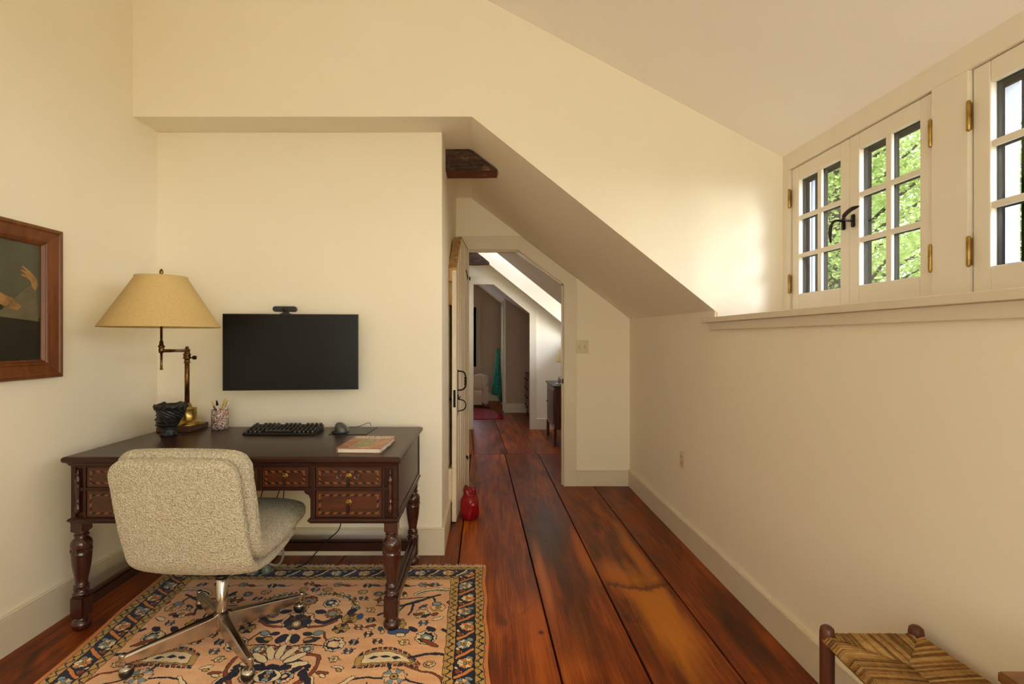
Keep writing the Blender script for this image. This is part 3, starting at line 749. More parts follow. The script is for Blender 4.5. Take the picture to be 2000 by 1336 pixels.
# case: top rail region, two pedestals, centre apron
mb = MB(O)
yf = DY0 + .006
PR = (-.761, DX1); PL = (DX0, -1.419)
for (a, b) in (PR, PL):
    mb.box((a, yf + .012, .492), (b, DY1, .722))
mb.box((PL[1], yf + .012, .613), (PR[0], DY1 - .2, .722))
mb.box((PL[1], DY1 - .03, .60), (PR[0], DY1, .722))
for x0, x1 in (PR, PL):   # corner posts, stiles, rails
    mb.box((x0, yf, .492), (x0 + .020, yf + .02, .722)); mb.box((x1 - .020, yf, .492), (x1, yf + .02, .722))
    mb.box((x0 + .001, yf + .0012, .714), (x1 - .001, yf + .019, .7215)); mb.box((x0 + .001, yf + .0012, .612), (x1 - .001, yf + .019, .628)); mb.box((x0 + .001, yf + .0012, .4925), (x1 - .001, yf + .019, .498))
mb.box((-.452, yf, .492), (-.440, yf + .02, .722)); mb.box((-1.742, yf, .492), (-1.730, yf + .02, .722))
mb.box((PL[1] + .001, yf + .0012, .714), (PR[0] - .001, yf + .019, .7215)); mb.box((PL[1] + .001, yf + .0012, .6135), (PR[0] - .001, yf + .019, .628))
cw = (PR[0] - PL[1]) / 3
for k in (1, 2): mb.box((PL[1] + cw * k - .010, yf, .613), (PL[1] + cw * k + .010, yf + .02, .722))
# little quarter brackets at the kneehole corners
for s, x in ((-1, PR[0]), (1, PL[1])):
    mb.prism([(x, .613), (x + s * .03, .613), (x + s * .022, .600), (x + s * .008, .594), (x, .575)], 'Y', yf + .002, yf + .02)
mb.build('case', M['desk'], desk, bevel=.002)
# side panels with applied frame
for x, s in ((DX1, 1), (DX0, -1)):
    mb = MB(O)
    xx = x + s * .004
    mb.box((min(x, xx), DY0 + .02, .495), (max(x, xx), DY0 + .045, .722)); mb.box((min(x, xx), DY1 - .03, .495), (max(x, xx), DY1, .722))
    mb.box((min(x, xx), DY0 + .045, .495), (max(x, xx), DY1 - .03, .512))
    mb.build('side_frame', M['deskY'], desk, bevel=.0015)
# base moulding of each pedestal
for a, b in (PR, PL):
    mb = MB(O)
    l2 = [(0, .497), (.006, .494), (.010, .488), (.006, .482), (.002, .478), (0, .474)]
    vs = []; fs = []
    for e, z in l2: vs += ring(a - e, b + e, DY0 - e + .004, DY1 + e * .3, z)
    for i in range(len(l2) - 1):
        for k in range(4): fs.append((i * 4 + k, i * 4 + (k + 1) % 4, (i + 1) * 4 + (k + 1) % 4, (i + 1) * 4 + k))
    fs += [(3, 2, 1, 0), tuple(len(l2) * 4 - 4 + k for k in range(4))]
    mb.faces(vs, fs)
    mb.build('base_moulding', M['desk'], desk)
# drawers
def drawer(x0, x1, z0, z1, rosettes, slant=1):
    w, h = x1 - x0, z1 - z0
    d = MB(O); d.box((x0 + .002, yf + .004, z0 + .001), (x1 - .002, yf + .03, z1 - .001)); dr = d.build('drawer', M['burl'], desk, bevel=.0015)
    # marquetry band
    i1 = MB(O); m = .014; b = .0085; y = yf + .0036
    for za in (z0 + m, z1 - m - b): i1.box((x0 + m, y, za), (x1 - m, y + .001, za + b))
    for xa in (x0 + m, x1 - m - b): i1.box((xa, y + .0002, z0 + m + b), (xa + b, y + .001, z1 - m - b))
    i1.mi = 1; y -= .0006
    n = max(3, int(round((w - 2 * m) / .036)))
    st = (w - 2 * m - b) / n
    for k in range(n):
        for za, sl in ((z0 + m, slant), (z1 - m - b, slant)):
            xa = x0 + m + .006 + k * st; hw = st * .5
            o1, o2 = (0, .007) if sl < 0 else (.007, 0)
            i1.prism([(xa + o2, za), (xa + hw + o2, za), (xa + hw + o1, za + b), (xa + o1, za + b)], 'Y', y, y + .002)
    nz = max(2, int(round((h - 2 * m) / .036))); st = (h - 2 * m - 2 * b) / nz
    for k in range(nz):
        for xa in (x0 + m, x1 - m - b):
            za = z0 + m + b + .002 + k * st; hh = st * .45
            i1.prism([(xa, za), (xa + b, za + .006 * slant), (xa + b, za + hh + .006 * slant), (xa, za + hh)], 'Y', y, y + .002)
    i1.build('inlay_band', [M['inlayL'], M['inlayD']], dr)
    # pull
    cx = (x0 + x1) / 2; zc = z0 + h * .58
    p = MB(O)
    hexp = [(cx + .0135 * math.cos(R(60 * k)), zc + .0135 * math.sin(R(60 * k))) for k in range(6)]
    p.prism(hexp, 'Y', yf - .001, yf + .004)
    p.lathe([(.004, -.012), (.005, -.006), (.004, 0)], (cx, yf - .001, zc), 10, 'Y')
    p.build('backplate', M['brass'], dr, bevel=.001)
    p = MB(O); p.ball((cx, yf - .011, zc - .002), .0045, sub=2)
    p.lathe([(.0, -.042), (.004, -.039), (.0065, -.032), (.004, -.024), (.003, -.018), (.005, -.014), (.0035, -.009), (.003, 0)], (cx, yf - .011, zc - .002), 12)
    p.build('drop_pull', M['bronze'], dr)
    if rosettes:
        for s in (-1, 1):
            q = MB(O)
            xc = cx + s * .038
            q.lathe([(.018, 0), (.0185, -.004), (.016, -.006), (.0145, -.003), (.006, -.003), (.004, -.007), (0, -.008)], (xc, yf + .004, zc), 24, 'Y')
            for k in range(6): q.ball((xc + .0095 * math.cos(R(60 * k)), yf + .001, zc + .0095 * math.sin(R(60 * k))), .0035, 1, .7, 1, 2)
            q.build('carved_rosette', M['burl'], dr)
drawer(-.739, -.452, .628, .714, True, -1); drawer(-.739, -.452, .498, .612, False, 1)
drawer(-1.730, -1.441, .628, .714, True, -1); drawer(-1.730, -1.441, .498, .612, False, 1)
for k in range(3): drawer(PL[1] + cw * k + .010, PL[1] + cw * (k + 1) - .010, .628, .714, False, -1)
# half balusters applied to the corner posts
for x in (-.415, -1.765):
    mb = MB(O)
    pr = [(0, .708), (.003, .704), (.005, .698), (.003, .694), (.009, .688), (.006, .685), (.0075, .678), (.006, .672), (.012, .664), (.013, .650), (.010, .648), (.0115, .640), (.0105, .610), (.008, .580), (.0075, .570), (.012, .566), (.0085, .562), (.008, .556), (.012, .540), (.0125, .532), (.010, .520), (.004, .515), (0, .514)]
    mb.lathe(pr, (x, yf + .002, 0), 20); mb.build('half_baluster', M['deskZ'], desk)
# legs
def leg(x, y):
    mb = MB(O); g = (x, y, 0); e = .0095 if (x > -1 and y < 2.5) else 0
    foot = [(0, e), (.026, e + .001), (.034, .010), (.037, .024), (.034, .036), (.026, .044), (.020, .050), (.022, .054)]
    mb.lathe(foot, g, 32)
    mb.box((x - .031, y - .031, .054), (x + .031, y + .031, .150), .007)
    up = [(.024, .150), (.032, .154), (.034, .160), (.030, .165), (.026, .170), (.024, .186), (.029, .190), (.029, .194), (.023, .198), (.023, .214),
          (.030, .250), (.036, .290), (.038, .318), (.039, .330), (.040, .334), (.037, .338), (.037, .356), (.040, .360), (.040, .364), (.041, .376), (.037, .390), (.028, .400), (.024, .404), (.024, .422), (.028, .426), (.025, .430)]
    mb.lathe(up, g, 40)
    # carved collars
    for zc, rr, nn in ((.347, .0375, 14), (.178, .025, 10), (.413, .0245, 10)):
        for k in range(nn):
            a = 2 * math.pi * k / nn
            mb.ball((x + rr * math.cos(a), y + rr * math.sin(a), zc), .0062, .8, .8, 1.1, 1)
    mb.box((x - .029, y - .029, .430), (x + .029, y + .029, .480), .004)
    return mb.build('leg', M['deskZ'], desk)
LX, LYf, LYb = (-1.775, -.415), 2.245, 2.885
for x in LX:
    for y in (LYf, LYb): leg(x, y)
# stretchers
for x in LX:
    mb = MB(O); mb.box((x - .022, LYf + .03, .088), (x + .022, LYb - .03, .128)); mb.box((x - .014, LYf + .03, .128), (x + .014, LYb - .03, .142), .004)
    mb.build('stretcher', M['deskY'], desk, bevel=.003)
mb = MB(O); mb.box((LX[0] + .03, LYb - .022, .082), (LX[1] - .03, LYb + .022, .128)); mb.box((LX[0] + .03, LYb - .014, .128), (LX[1] - .03, LYb + .014, .142), .004)
mb.build('stretcher', M['desk'], desk, bevel=.003)

# ------------------------------------------------------------------ things on the desk
# lamp
lamp = empty('table_lamp', (-1.69, 2.853, DZ), label='brass swing-arm table lamp with a wide tan cone shade', cat='lamp'); O = lamp.location
mb = MB(O); mb.box((-1.782, 2.760, DZ), (-1.598, 2.946, DZ + .028)); mb.build('base_plinth', m_wood('lamp_plinth_wood', C(56, 32, 20), C(98, 60, 38), 'Y', .35, 6, .2), lamp, bevel=.003)
px, py = -1.668, 2.853
mb = MB(O); z = DZ + .028
mb.lathe([(.0, z), (.085, z), (.086, z + .006), (.078, z + .010), (.078, z + .015), (.070, z + .019), (.064, z + .022), (.054, z + .026), (.050, z + .030), (.0475, z + .085), (.049, z + .088), (.049, z + .091), (.030, z + .094), (.024, z + .102), (.020, z + .108), (.022, z + .112), (.018, z + .116), (.016, z + .120)], (px, py, 0), 48)
mb.build('base', M['brass'], lamp)
mb = MB(O); mb.lathe([(.0125, z + .118), (.0125, 1.205)], (px, py, 0), 24)
mb.lathe([(.0135, 1.135), (.017, 1.137), (.017, 1.141), (.014, 1.143), (.014, 1.158), (.020, 1.160), (.022, 1.164), (.018, 1.168), (.018, 1.180), (.021, 1.184), (.015, 1.190), (.014, 1.203), (.018, 1.206), (.014, 1.212), (.009, 1.218), (.009, 1.224), (.006, 1.228), (.0, 1.229)], (px, py, 0), 24)
mb.build('column', M['darkbrass'], lamp)
mb = MB(O); mb.lathe([(.003, 0), (.003, .018), (.010, .019), (.011, .024), (.011, .034), (.009, .036), (0, .0365)], (px + .014, py, 1.166), 12, 'X'); mb.build('arm_knob', M['iron'], lamp)
sxp, syp = -1.587, 2.50
mb = MB(O); mb.tube([(px, py, 1.205), (sxp, syp, 1.212)], .0085, 12)
mb.build('swing_arm', M['darkbrass'], lamp)
mb = MB(O); mb.lathe([(.0, 1.118), (.007, 1.119), (.0075, 1.123), (.005, 1.126), (.0055, 1.20), (.012, 1.203), (.013, 1.222), (.010, 1.226), (.015, 1.230), (.015, 1.236), (.010, 1.240), (.008, 1.258), (.0055, 1.262), (.0055, 1.36)], (sxp, syp, 0), 20)
mb.lathe([(.012, 1.36), (.014, 1.365), (.014, 1.41), (.010, 1.415)], (sxp, syp, 0), 16)
mb.lathe([(.010, 1.415), (.022, 1.44), (.030, 1.47), (.024, 1.495), (.0, 1.505)], (sxp, syp, 0), 16)
mb.build('stem', M['darkbrass'], lamp)
mb = MB(O)   # shade: thin cone with rolled edges
sz0, sz1, r0, r1 = 1.326, 1.575, .258, .112
ns = 96
vs = []; fs = []
prof = [(r0, sz0), (r0 + .0012, sz0 + .003), (r0 - .002, sz0 + .006), (r1 + .001, sz1 - .008), (r1 + .002, sz1 - .004), (r1, sz1), (r1 - .003, sz1), (r1 - .003, sz1 - .004), (r0 - .004, sz0 + .004), (r0 - .003, sz0)]
for i, (r, z) in enumerate(prof):
    for k in range(ns): a = 2 * math.pi * k / ns; vs.append((sxp + r * math.cos(a), syp + r * math.sin(a), z))
L = len(prof)
for i in range(L):
    for k in range(ns): fs.append((i * ns + k, i * ns + (k + 1) % ns, ((i + 1) % L) * ns + (k + 1) % ns, ((i + 1) % L) * ns + k))
mb.faces(vs, fs, True); mb.build('lamp_shade', M['shade'], lamp)
mb = MB(O)
for k in range(3): a = 2 * math.pi * k / 3; mb.tube([(sxp, syp, 1.565), (sxp + .110 * math.cos(a), syp + .110 * math.sin(a), 1.57)], .0015, 6)
mb.tube([(sxp + .03 * math.cos(a), syp + .03 * math.sin(a), zz) for a, zz in [(0, 1.42), (0, 1.50), (0, 1.56)]], .0015, 6)
mb.build('harp', M['brass'], lamp)
mb = MB(O); mb.lathe([(.004, 1.562), (.005, 1.578), (.009, 1.580), (.009, 1.583), (.006, 1.585), (.0095, 1.594), (.0085, 1.602), (.004, 1.610), (.0, 1.613)], (sxp, syp, 0), 20); mb.build('finial', M['darkbrass'], lamp)

# head planter
hx, hy = -1.648, 2.665
head = empty('head_planter', (hx, hy, DZ), label='matte black bust-shaped planter beside the brass lamp', cat='planter'); O = head.location
def headmesh():
    nt_, nz = 96, 80; vs = []; fs = []; Hh = .165
    face = math.pi * 1.08
    def prof(t):
        P = [(0, .037), (.06, .039), (.10, .036), (.20, .033), (.28, .034), (.38, .044), (.5, .052), (.65, .058), (.8, .064), (.92, .070), (1.0, .073)]
        for (a, ra), (b, rb) in zip(P, P[1:]):
            if t <= b: u = (t - a) / (b - a); u = u * u * (3 - 2 * u); return ra + (rb - ra) * u
        return P[-1][1]
    for i in range(nz + 1):
        t = i / nz; z = DZ + t * Hh
        for k in range(nt_):
            a = 2 * math.pi * k / nt_; r = prof(t)
            da = math.atan2(math.sin(a - face), math.cos(a - face))
            g = lambda a0, t0, sa, st: math.exp(-((da - a0) / sa) ** 2 - ((t - t0) / st) ** 2)
            r += .012 * g(0, .35, .45, .06) + .010 * g(0, .30, .8, .06) + .008 * g(0, .425, .22, .014) + .009 * g(0, .455, .22, .012) + .010 * g(0, .40, .7, .12)
            r += .014 * g(0, .515, .17, .034) + .009 * g(0, .57, .13, .05) + .009 * g(0, .665, .8, .03)
            r -= .007 * g(.38, .615, .22, .03) + .007 * g(-.38, .615, .22, .03) - .004 * g(.38, .612, .12, .016) - .004 * g(-.38, .612, .12, .016)
            r += .006 * math.exp(-((t - .93) / .05) ** 2) * (.4 + .6 * math.sin(a * 11 + 3 * math.sin(a * 3)))
            back = 1 / (1 + math.exp(-(abs(da) - 1.0) * 6))
            if t > .5: r += max(back, min(1, max(0, (t - .70) * 10))) * .0022 * math.sin(a * 15 + 9 * math.sin(t * 9)) * min(1, (t - .5) * 6)
            if t > .45: r += back * .005 * min(1, (t - .45) * 5)
            if t < .12: r += .003 * math.sin(a * 7)
            zz = z + (.006 * math.sin(a * 5 + 1) + .003 * math.sin(a * 13)) * (t ** 12)
            off = .006 * math.sin(math.pi * min(1, t * 1.2))
            vs.append((hx - .004 + .009 * t + r * math.cos(a), hy + r * math.sin(a), zz))
    n1 = len(vs)
    for i in range(6):   # hollow inside
        rr = [.068, .064, .058, .05, .03, .0001][i]; z = DZ + Hh - [.001, .004, .012, .02, .024, .025][i]
        for k in range(nt_): a = 2 * math.pi * k / nt_; vs.append((hx + rr * math.cos(a), hy + rr * math.sin(a), z))
    rows = nz + 1 + 6
    for i in range(rows - 1):
        for k in range(nt_): fs.append((i * nt_ + k, i * nt_ + (k + 1) % nt_, (i + 1) * nt_ + (k + 1) % nt_, (i + 1) * nt_ + k))
    fs.append(tuple(range(nt_ - 1, -1, -1)))
    m = MB(O); m.faces(vs, fs, True); return m.build('head', M['blackmatte'], head)
headmesh()
for s in (1, -1):   # ears
    mb = MB(O)
    ea = math.pi * 1.08 + s * 1.62
    c = Vector((hx + .003 + .0605 * math.cos(ea), hy + .0605 * math.sin(ea), DZ + .088))
    t = Vector((-math.sin(ea), math.cos(ea), 0)) * -s
    pts = [c + t * (.010 * math.cos(w)) + Vector((0, 0, .014 * math.sin(w))) for w in [R(d) for d in range(-110, 150, 20)]]
    mb.tube(pts, .0032, 8)
    mb.build('ear', M['blackmatte'], head)
mb = MB(O)
rg = random.Random(5)
for k in range(9):   # leaves of the crown
    a = math.pi * 1.03 + rg.uniform(-2.6, 2.6); zc = DZ + .125 + rg.uniform(-.018, .03); d = 1 if k % 2 else -1
    pts = []
    for j in range(6):
        aa = a + d * j * .075; r = .066 + .002 * math.sin(j); pts.append((hx + r * math.cos(aa), hy + r * math.sin(aa), zc + j * .0035))
    mb.tube(pts, [.001, .003, .0045, .004, .003, .001], 6)
mb.build('leaf_crown', M['blackmatte'], head)

# confetti cup + pens
cx, cy = -1.492, 2.868
cup = MB((cx, cy, DZ))
cup.lathe([(.0, DZ), (.040, DZ), (.044, DZ + .004), (.0455, DZ + .03), (.0455, DZ + .085), (.044, DZ + .108), (.041, DZ + .110), (.040, DZ + .106), (.041, DZ + .03), (.036, DZ + .008), (0, DZ + .007)], (cx, cy, 0), 40)
o = cup.build('pen_cup', M['speckle']); o.location = (cx, cy, DZ); tag(o, 'speckled multicoloured cup holding pens on the desk', 'pen cup')
def pen(name, dx, dy, tx, ty, ln, r, mats, label, cat, tip=None):
    b = Vector((cx + dx, cy + dy, DZ + .012)); t = Vector((cx + tx, cy + ty, DZ + ln))
    d = (t - b); m = MB(b)
    m.mi = 0; m.tube([b, b + d * .80], r, 8)
    m.mi = 1; m.tube([b + d * .80, b + d * .9, b + d], [r, r * .9, r * .35], 8)
    o = m.build(name, mats); o.location = b; tag(o, label, cat)
pen('pencil', .02, 0, -.048, -.004, .158, .0036, [M['purple'], M['yellow']], 'purple pencil with yellow end leaning left in the cup', 'pencil')
pen('marker', .0, .01, -.022, .004, .160, .0068, [M['white'], M['iron']], 'white marker with dark tip standing in the cup', 'marker')
pen('pencil', -.02, -.01, .034, -.006, .172, .0042, [m_plain('ochre_pencil_paint', C(196, 136, 30)), M['yellow']], 'tall ochre pencil with yellow tip in the cup', 'pencil')
pen('pen', -.01, .015, .036, .012, .160, .004, [m_plain('green_pen', C(120, 130, 50)), M['yellow']], 'green pen behind the ochre pencil in the cup', 'pen')
pen('pen', -.022, .0, .050, .0, .150, .0065, [M['white'], M['white']], 'white rounded pen leaning right in the cup', 'pen')

# monitor with arm to the wall
ml, mr = Vector((-1.463, 2.842)), Vector((-.731, 2.918))
ang = math.atan2(mr.y - ml.y, mr.x - ml.x); W2 = (mr - ml).length / 2; mc = (ml + mr) / 2
mon = empty('monitor', (mc.x, mc.y, .983), ang, label='black flat screen monitor mounted on the wall above the desk', cat='monitor')
mb = MB(); mb.box((-W2, 0, 0), (W2, .012, .426), .002); mb.build('screen', M['screen'], mon)
mb = MB(); mb.box((-W2 + .003, .012, .003), (W2 - .003, .028, .423), .003); mb.box((-.18, .028, .06), (.18, .05, .34), .01)
for (a, b) in (((-W2 - .001, -.0015, -.001), (W2 + .001, .012, .003)), ((-W2 - .001, -.0015, .423), (W2 + .001, .012, .427)), ((-W2 - .001, -.0015, -.001), (-W2 + .003, .012, .427)), ((W2 - .003, -.0015, -.001), (W2 + .001, .012, .427))): mb.box(a, b)
mb.build('housing', M['black'], mon)
mb = MB(); mb.box((-.06, .048, .15), (.06, .056, .27)); mb.box((-.03, .056, .18), (.03, .10, .24), .004); mb.box((-.05, .10, .16), (.05, .137, .26)); mb.build('wall_bracket', M['iron'], mon)
web = empty('webcam', (mc.x - .035, mc.y + .004, 1.409), ang, label='small black bar webcam clipped on top of the monitor', cat='webcam')
rr_p = [(sx2 * .050 + .014 * math.cos(R(a)), .0285 + .0155 * math.sin(R(a))) for sx2, a0 in ((1, -90), (-1, 90)) for a in range(a0, a0 + 181, 20)]
mb = MB(); mb.prism(rr_p, 'Y', -.022, .010); mb.build('body', M['black'], web, bevel=.003)
mb = MB(); mb.lathe([(.010, -.0235), (.0105, -.021), (.0095, -.0205)], (0, 0, .0285), 20, 'Y'); mb.box((-.018, -.0228, .020), (.018, -.020, .037), .003); mb.build('lens', m_plain('lens_glass', C(16, 16, 18), None, 3, .08), web)
mb = MB(); mb.box((-.014, -.012, .0), (.020, .012, .013), .002); mb.box((-.026, -.022, .0), (.030, .034, .005), .002); mb.build('clip', M['black'], web)

# keyboard
kb = empty('keyboard', (-1.09, 2.755, DZ), label='black mechanical keyboard with legends on the key fronts', cat='keyboard'); O = kb.location
mb = MB(O); mb.prism([(2.680, DZ), (2.832, DZ), (2.832, DZ + .030), (2.822, DZ + .034), (2.690, DZ + .012), (2.680, DZ + .009)], 'X', -1.280, -.898)
mb.build('case', M['black'], kb, bevel=.003)
kc = MB(); kc.mi = 0
vs = [(-.0085, -.0085, 0), (.0085, -.0085, 0), (.0085, .0085, 0), (-.0085, .0085, 0), (-.0065, -.0065, .009), (.0065, -.0065, .009), (.0065, .0075, .009), (-.0065, .0075, .009)]
kc.hexa(vs); kc.mi = 1; kc.hexa([(-.0014, -.0090, .0022), (.0014, -.0090, .0022), (.0014, -.0080, .0022), (-.0014, -.0080, .0022), (-.0014, -.0079, .0070), (.0014, -.0079, .0070), (.0014, -.0068, .0070), (-.0014, -.0068, .0070)])
M['legend'] = m_plain('key_legend_white', C(190, 186, 176), None, 4, .5)
key0 = kc.build('key', [M['black'], M['legend']], kb); first = True
for r in range(6):
    n = 16
    for k in range(n):
        if r == 0 and 4 <= k <= 9: continue
        if r == 5 and k % 5 == 1: continue
        o = key0 if first else key0.copy()
        if not first: COL.objects.link(o); o.parent = kb
        first = False
        y = 2.695 + r * .0232; z = DZ + .0118 + (y - 2.690) * .166
        o.location = Vector((-1.262 + .0232 * k + (.003 if r % 2 else 0), y + .004, z)) - Vector(kb.location); o.rotation_euler = (R(9.5), 0, 0)
mb = MB(O); mb.box((-1.155, 2.688, DZ + .0125), (-1.025, 2.706, DZ + .022), .002); mb.build('space_bar', M['black'], kb)
# mouse pad, mouse
mp = MB(); a = R(-4)
mp.prism([(-.10, -.115), (.10, -.115), (.10, .115), (-.10, .115)], 'Z', 0, .003)
o = mp.build('mouse_pad', M['black'], bevel=.001); o.location = (-.725, 2.805, DZ); o.rotation_euler = (0, 0, R(-3)); tag(o, 'thin black mouse pad under the mouse', 'mouse pad')
mo = empty('computer_mouse', (-.775, 2.757, DZ + .003), R(10), label='grey and black ergonomic mouse on the black mouse pad', cat='mouse')
def blob(name, sx_, sy_, sz_, mat, lean, off=(0, 0, 0), p=2.4):
    m = MB(); vs = []; fs = []; nu, nv = 40, 16
    for j in range(nv + 1):
        ph = math.pi / 2 * j / nv
        for i in range(nu):
            th = 2 * math.pi * i / nu
            ce, se = math.cos(th), math.sin(th)
            x = math.copysign(abs(ce) ** (2 / p), ce) * math.cos(ph) ** (2 / p) * sx_
            y = math.copysign(abs(se) ** (2 / p), se) * math.cos(ph) ** (2 / p) * sy_
            z = math.sin(ph) ** (2 / p) * sz_ * (1 - .35 * (y / sy_) * .8)
            vs.append((x + lean * z + off[0], y + off[1], max(0, z) + off[2]))
    for j in range(nv):
        for i in range(nu): fs.append((j * nu + i, j * nu + (i + 1) % nu, (j + 1) * nu + (i + 1) % nu, (j + 1) * nu + i))
    fs.append(tuple(range(nu - 1, -1, -1))); m.faces(vs, fs, True); return m.build(name, mat, mo)
blob('body', .036, .055, .052, m_plain('graphite_mouse_shell', C(74, 76, 74), C(66, 68, 66), 10, .3), -.25)
blob('thumb_rest', .045, .050, .016, M['black'], -.2, (-.012, 0, 0))
cb = MB(); cb.tube(spline([(-.79, 2.81, DZ + .03), (-.82, 2.86, DZ + .018), (-.87, 2.875, DZ + .006), (-.91, 2.85, DZ + .005)], 8), .0018, 6)
o = cb.build('mouse_cable', M['cable']); tag(o, 'thin grey cable between the keyboard and the mouse', 'cable')
cb = MB(); cb.tube(spline([(-.745, 2.80, DZ + .022), (-.71, 2.84, DZ + .018), (-.675, 2.89, DZ + .028), (-.66, 2.91, DZ + .024), (-.662, 2.93, DZ + .006)], 8), .0016, 6)
o = cb.build('charging_cable', M['black']); tag(o, 'thin black cable curling over the mouse pad', 'cable')

# book
bk = empty('book', (-.555, 2.40, DZ), R(-3), label='hardcover plant book with autumn photo cover on the desk corner', cat='book')
mb = MB(); mb.box((-.096, -.139, .0025), (.092, .139, .0195)); mb.build('pages', M['paper'], bk)
mb = MB()
mb.box((-.100, -.144, 0), (.098, .144, .0025)); mb.box((-.100, -.144, .0195), (.098, .144, .0225)); mb.box((-.1015, -.144, .0), (-.098, .144, .0225))
cv = mb.build('cover', M['cover'], bk, bevel=.0006)
mb = MB(); mb.box((-.040, -.105, .0225), (.042, .058, .0229)); mb.build('cover_picture', M['cover2'], cv)
mb = MB(); mb.box((-.0425, -.125, .0225), (-.041, .065, .0231)); mb.box((.043, -.125, .0225), (.0445, .065, .0231)); mb.build('cover_rule', m_plain('pale_gold_rule', C(220, 190, 130)), cv)
def text(body, size, loc, mat, parent, rot=(0, 0, 0), name='lettering', sx=1.0):
    cu = bpy.data.curves.new(name, 'FONT'); cu.body = body; cu.size = size; cu.extrude = .0003; cu.align_x = 'CENTER'; cu.align_y = 'CENTER'; cu.resolution_u = 3; cu.offset = size * .012
    t = bpy.data.objects.new(name, cu); COL.objects.link(t)
    bpy.context.view_layer.update()
    me = bpy.data.meshes.new_from_object(t.evaluated_get(bpy.context.evaluated_depsgraph_get()))
    bpy.data.objects.remove(t); o = bpy.data.objects.new(name, me); COL.objects.link(o); me.materials.clear(); me.materials.append(mat)
    o.parent = parent; o.location = loc; o.rotation_euler = rot; o.scale = (sx, 1, 1); return o
M['ink'] = m_plain('white_cover_lettering', C(242, 236, 226), None, 3, .5)
text('NATIVE PLANTS', .024, (.004, .119, .0229), M['ink'], cv, sx=1.02)
text('NORTHEAST', .030, (.0, .087, .0229), M['ink'], cv, sx=1.0)
text('for', .010, (-.078, .103, .0229), M['ink'], cv)
mb = MB()
for i in range(22): mb.box((-.05 + i * .0043, -.1275, .0225), (-.0468 + i * .0043, -.1225, .0228))
mb.build('author_line', M['ink'], cv)
mb = MB(); mb.box((.091, -.09, .004), (.100, -.035, .0065)); mb.box((.091, -.02, .006), (.103, .03, .0085)); mb.build('page_marker', M['white'], bk)

# ------------------------------------------------------------------ framed painting on the left wall
PY0, PY1, PZ0, PZ1 = 1.46, 2.31, 1.10, 1.753
pic = empty('framed_painting', (XL, (PY0 + PY1) / 2, PZ0), label='painting of a dancer-like figure in a wide walnut frame on the left wall', cat='painting'); O = pic.location
mb = MB(O)
prof = [(0, 0), (0, .028), (.006, .034), (.016, .036), (.020, .034), (.024, .030), (.056, .022), (.066, .020), (.070, .024), (.075, .022), (.079, .018), (.083, .020), (.087, .016), (.092, .010), (.092, 0)]  # (inward, depth)
k = len(prof); vs = []
for (cy_, cz_, sy, sz_) in ((PY0, PZ0, 1, 1), (PY1, PZ0, -1, 1), (PY1, PZ1, -1, -1), (PY0, PZ1, 1, -1)):
    for a, d in prof: vs.append((XL + .001 + d, cy_ + sy * a, cz_ + sz_ * a * .88))
fs = [(c * k + i, c * k + (i + 1) % k, ((c + 1) % 4) * k + (i + 1) % k, ((c + 1) % 4) * k + i) for c in range(4) for i in range(k)]
mb.faces(vs, fs); mb.build('frame', M['frame'], pic)
cvs = MB(O); X0 = XL + .006
cvs.box((XL + .001, PY0 + .088, PZ0 + .07), (X0, PY1 - .088, PZ1 - .07)); cn = cvs.build('canvas', M['paint_bg'], pic)
def patch(nm, pts, mat, d):
    m = MB(O); m.prism(pts, 'X', X0, X0 + d); m.build(nm, mat, cn)
# (y, z) outlines
patch('dark_dress', [(1.55, 1.175), (2.222, 1.175), (2.222, 1.36), (2.05, 1.372), (2.04, 1.44), (1.95, 1.445), (1.86, 1.46), (1.75, 1.44), (1.55, 1.37)], M['paint_dark'], .0006)
patch('painted_head', [(1.84 + .058 * math.cos(R(a)), 1.555 + .078 * math.sin(R(a))) for a in range(0, 360, 15)], M['paint_skin'], .0008)
patch('painted_torso', [(1.80, 1.43), (1.92, 1.46), (1.965, 1.455), (1.95, 1.495), (1.90, 1.50), (1.87, 1.52), (1.83, 1.50)], M['paint_skin'], .0009)
patch('painted_arm', [(1.925, 1.455), (1.99, 1.425), (2.06, 1.40), (2.12, 1.378), (2.165, 1.385), (2.17, 1.405), (2.12, 1.425), (2.05, 1.45), (1.99, 1.475), (1.95, 1.48)], M['paint_skin'], .0010)
patch('painted_veil', [(2.00, 1.362), (2.21, 1.345), (2.205, 1.40), (2.195, 1.49), (2.165, 1.50), (2.12, 1.46), (2.06, 1.40)], M['paint_veil'], .0012)
patch('painted_sleeve_arm', [(2.07, 1.395), (2.11, 1.39), (2.13, 1.405), (2.09, 1.43)], M['paint_skin'], .0014)
patch('painted_hand', [(2.195, 1.475), (2.205, 1.50), (2.20, 1.53), (2.17, 1.555), (2.135, 1.575), (2.13, 1.57), (2.155, 1.553), (2.125, 1.56), (2.123, 1.555), (2.15, 1.54), (2.128, 1.54), (2.127, 1.534), (2.15, 1.528), (2.17, 1.515), (2.178, 1.49)], M['paint_skin'], .0015)
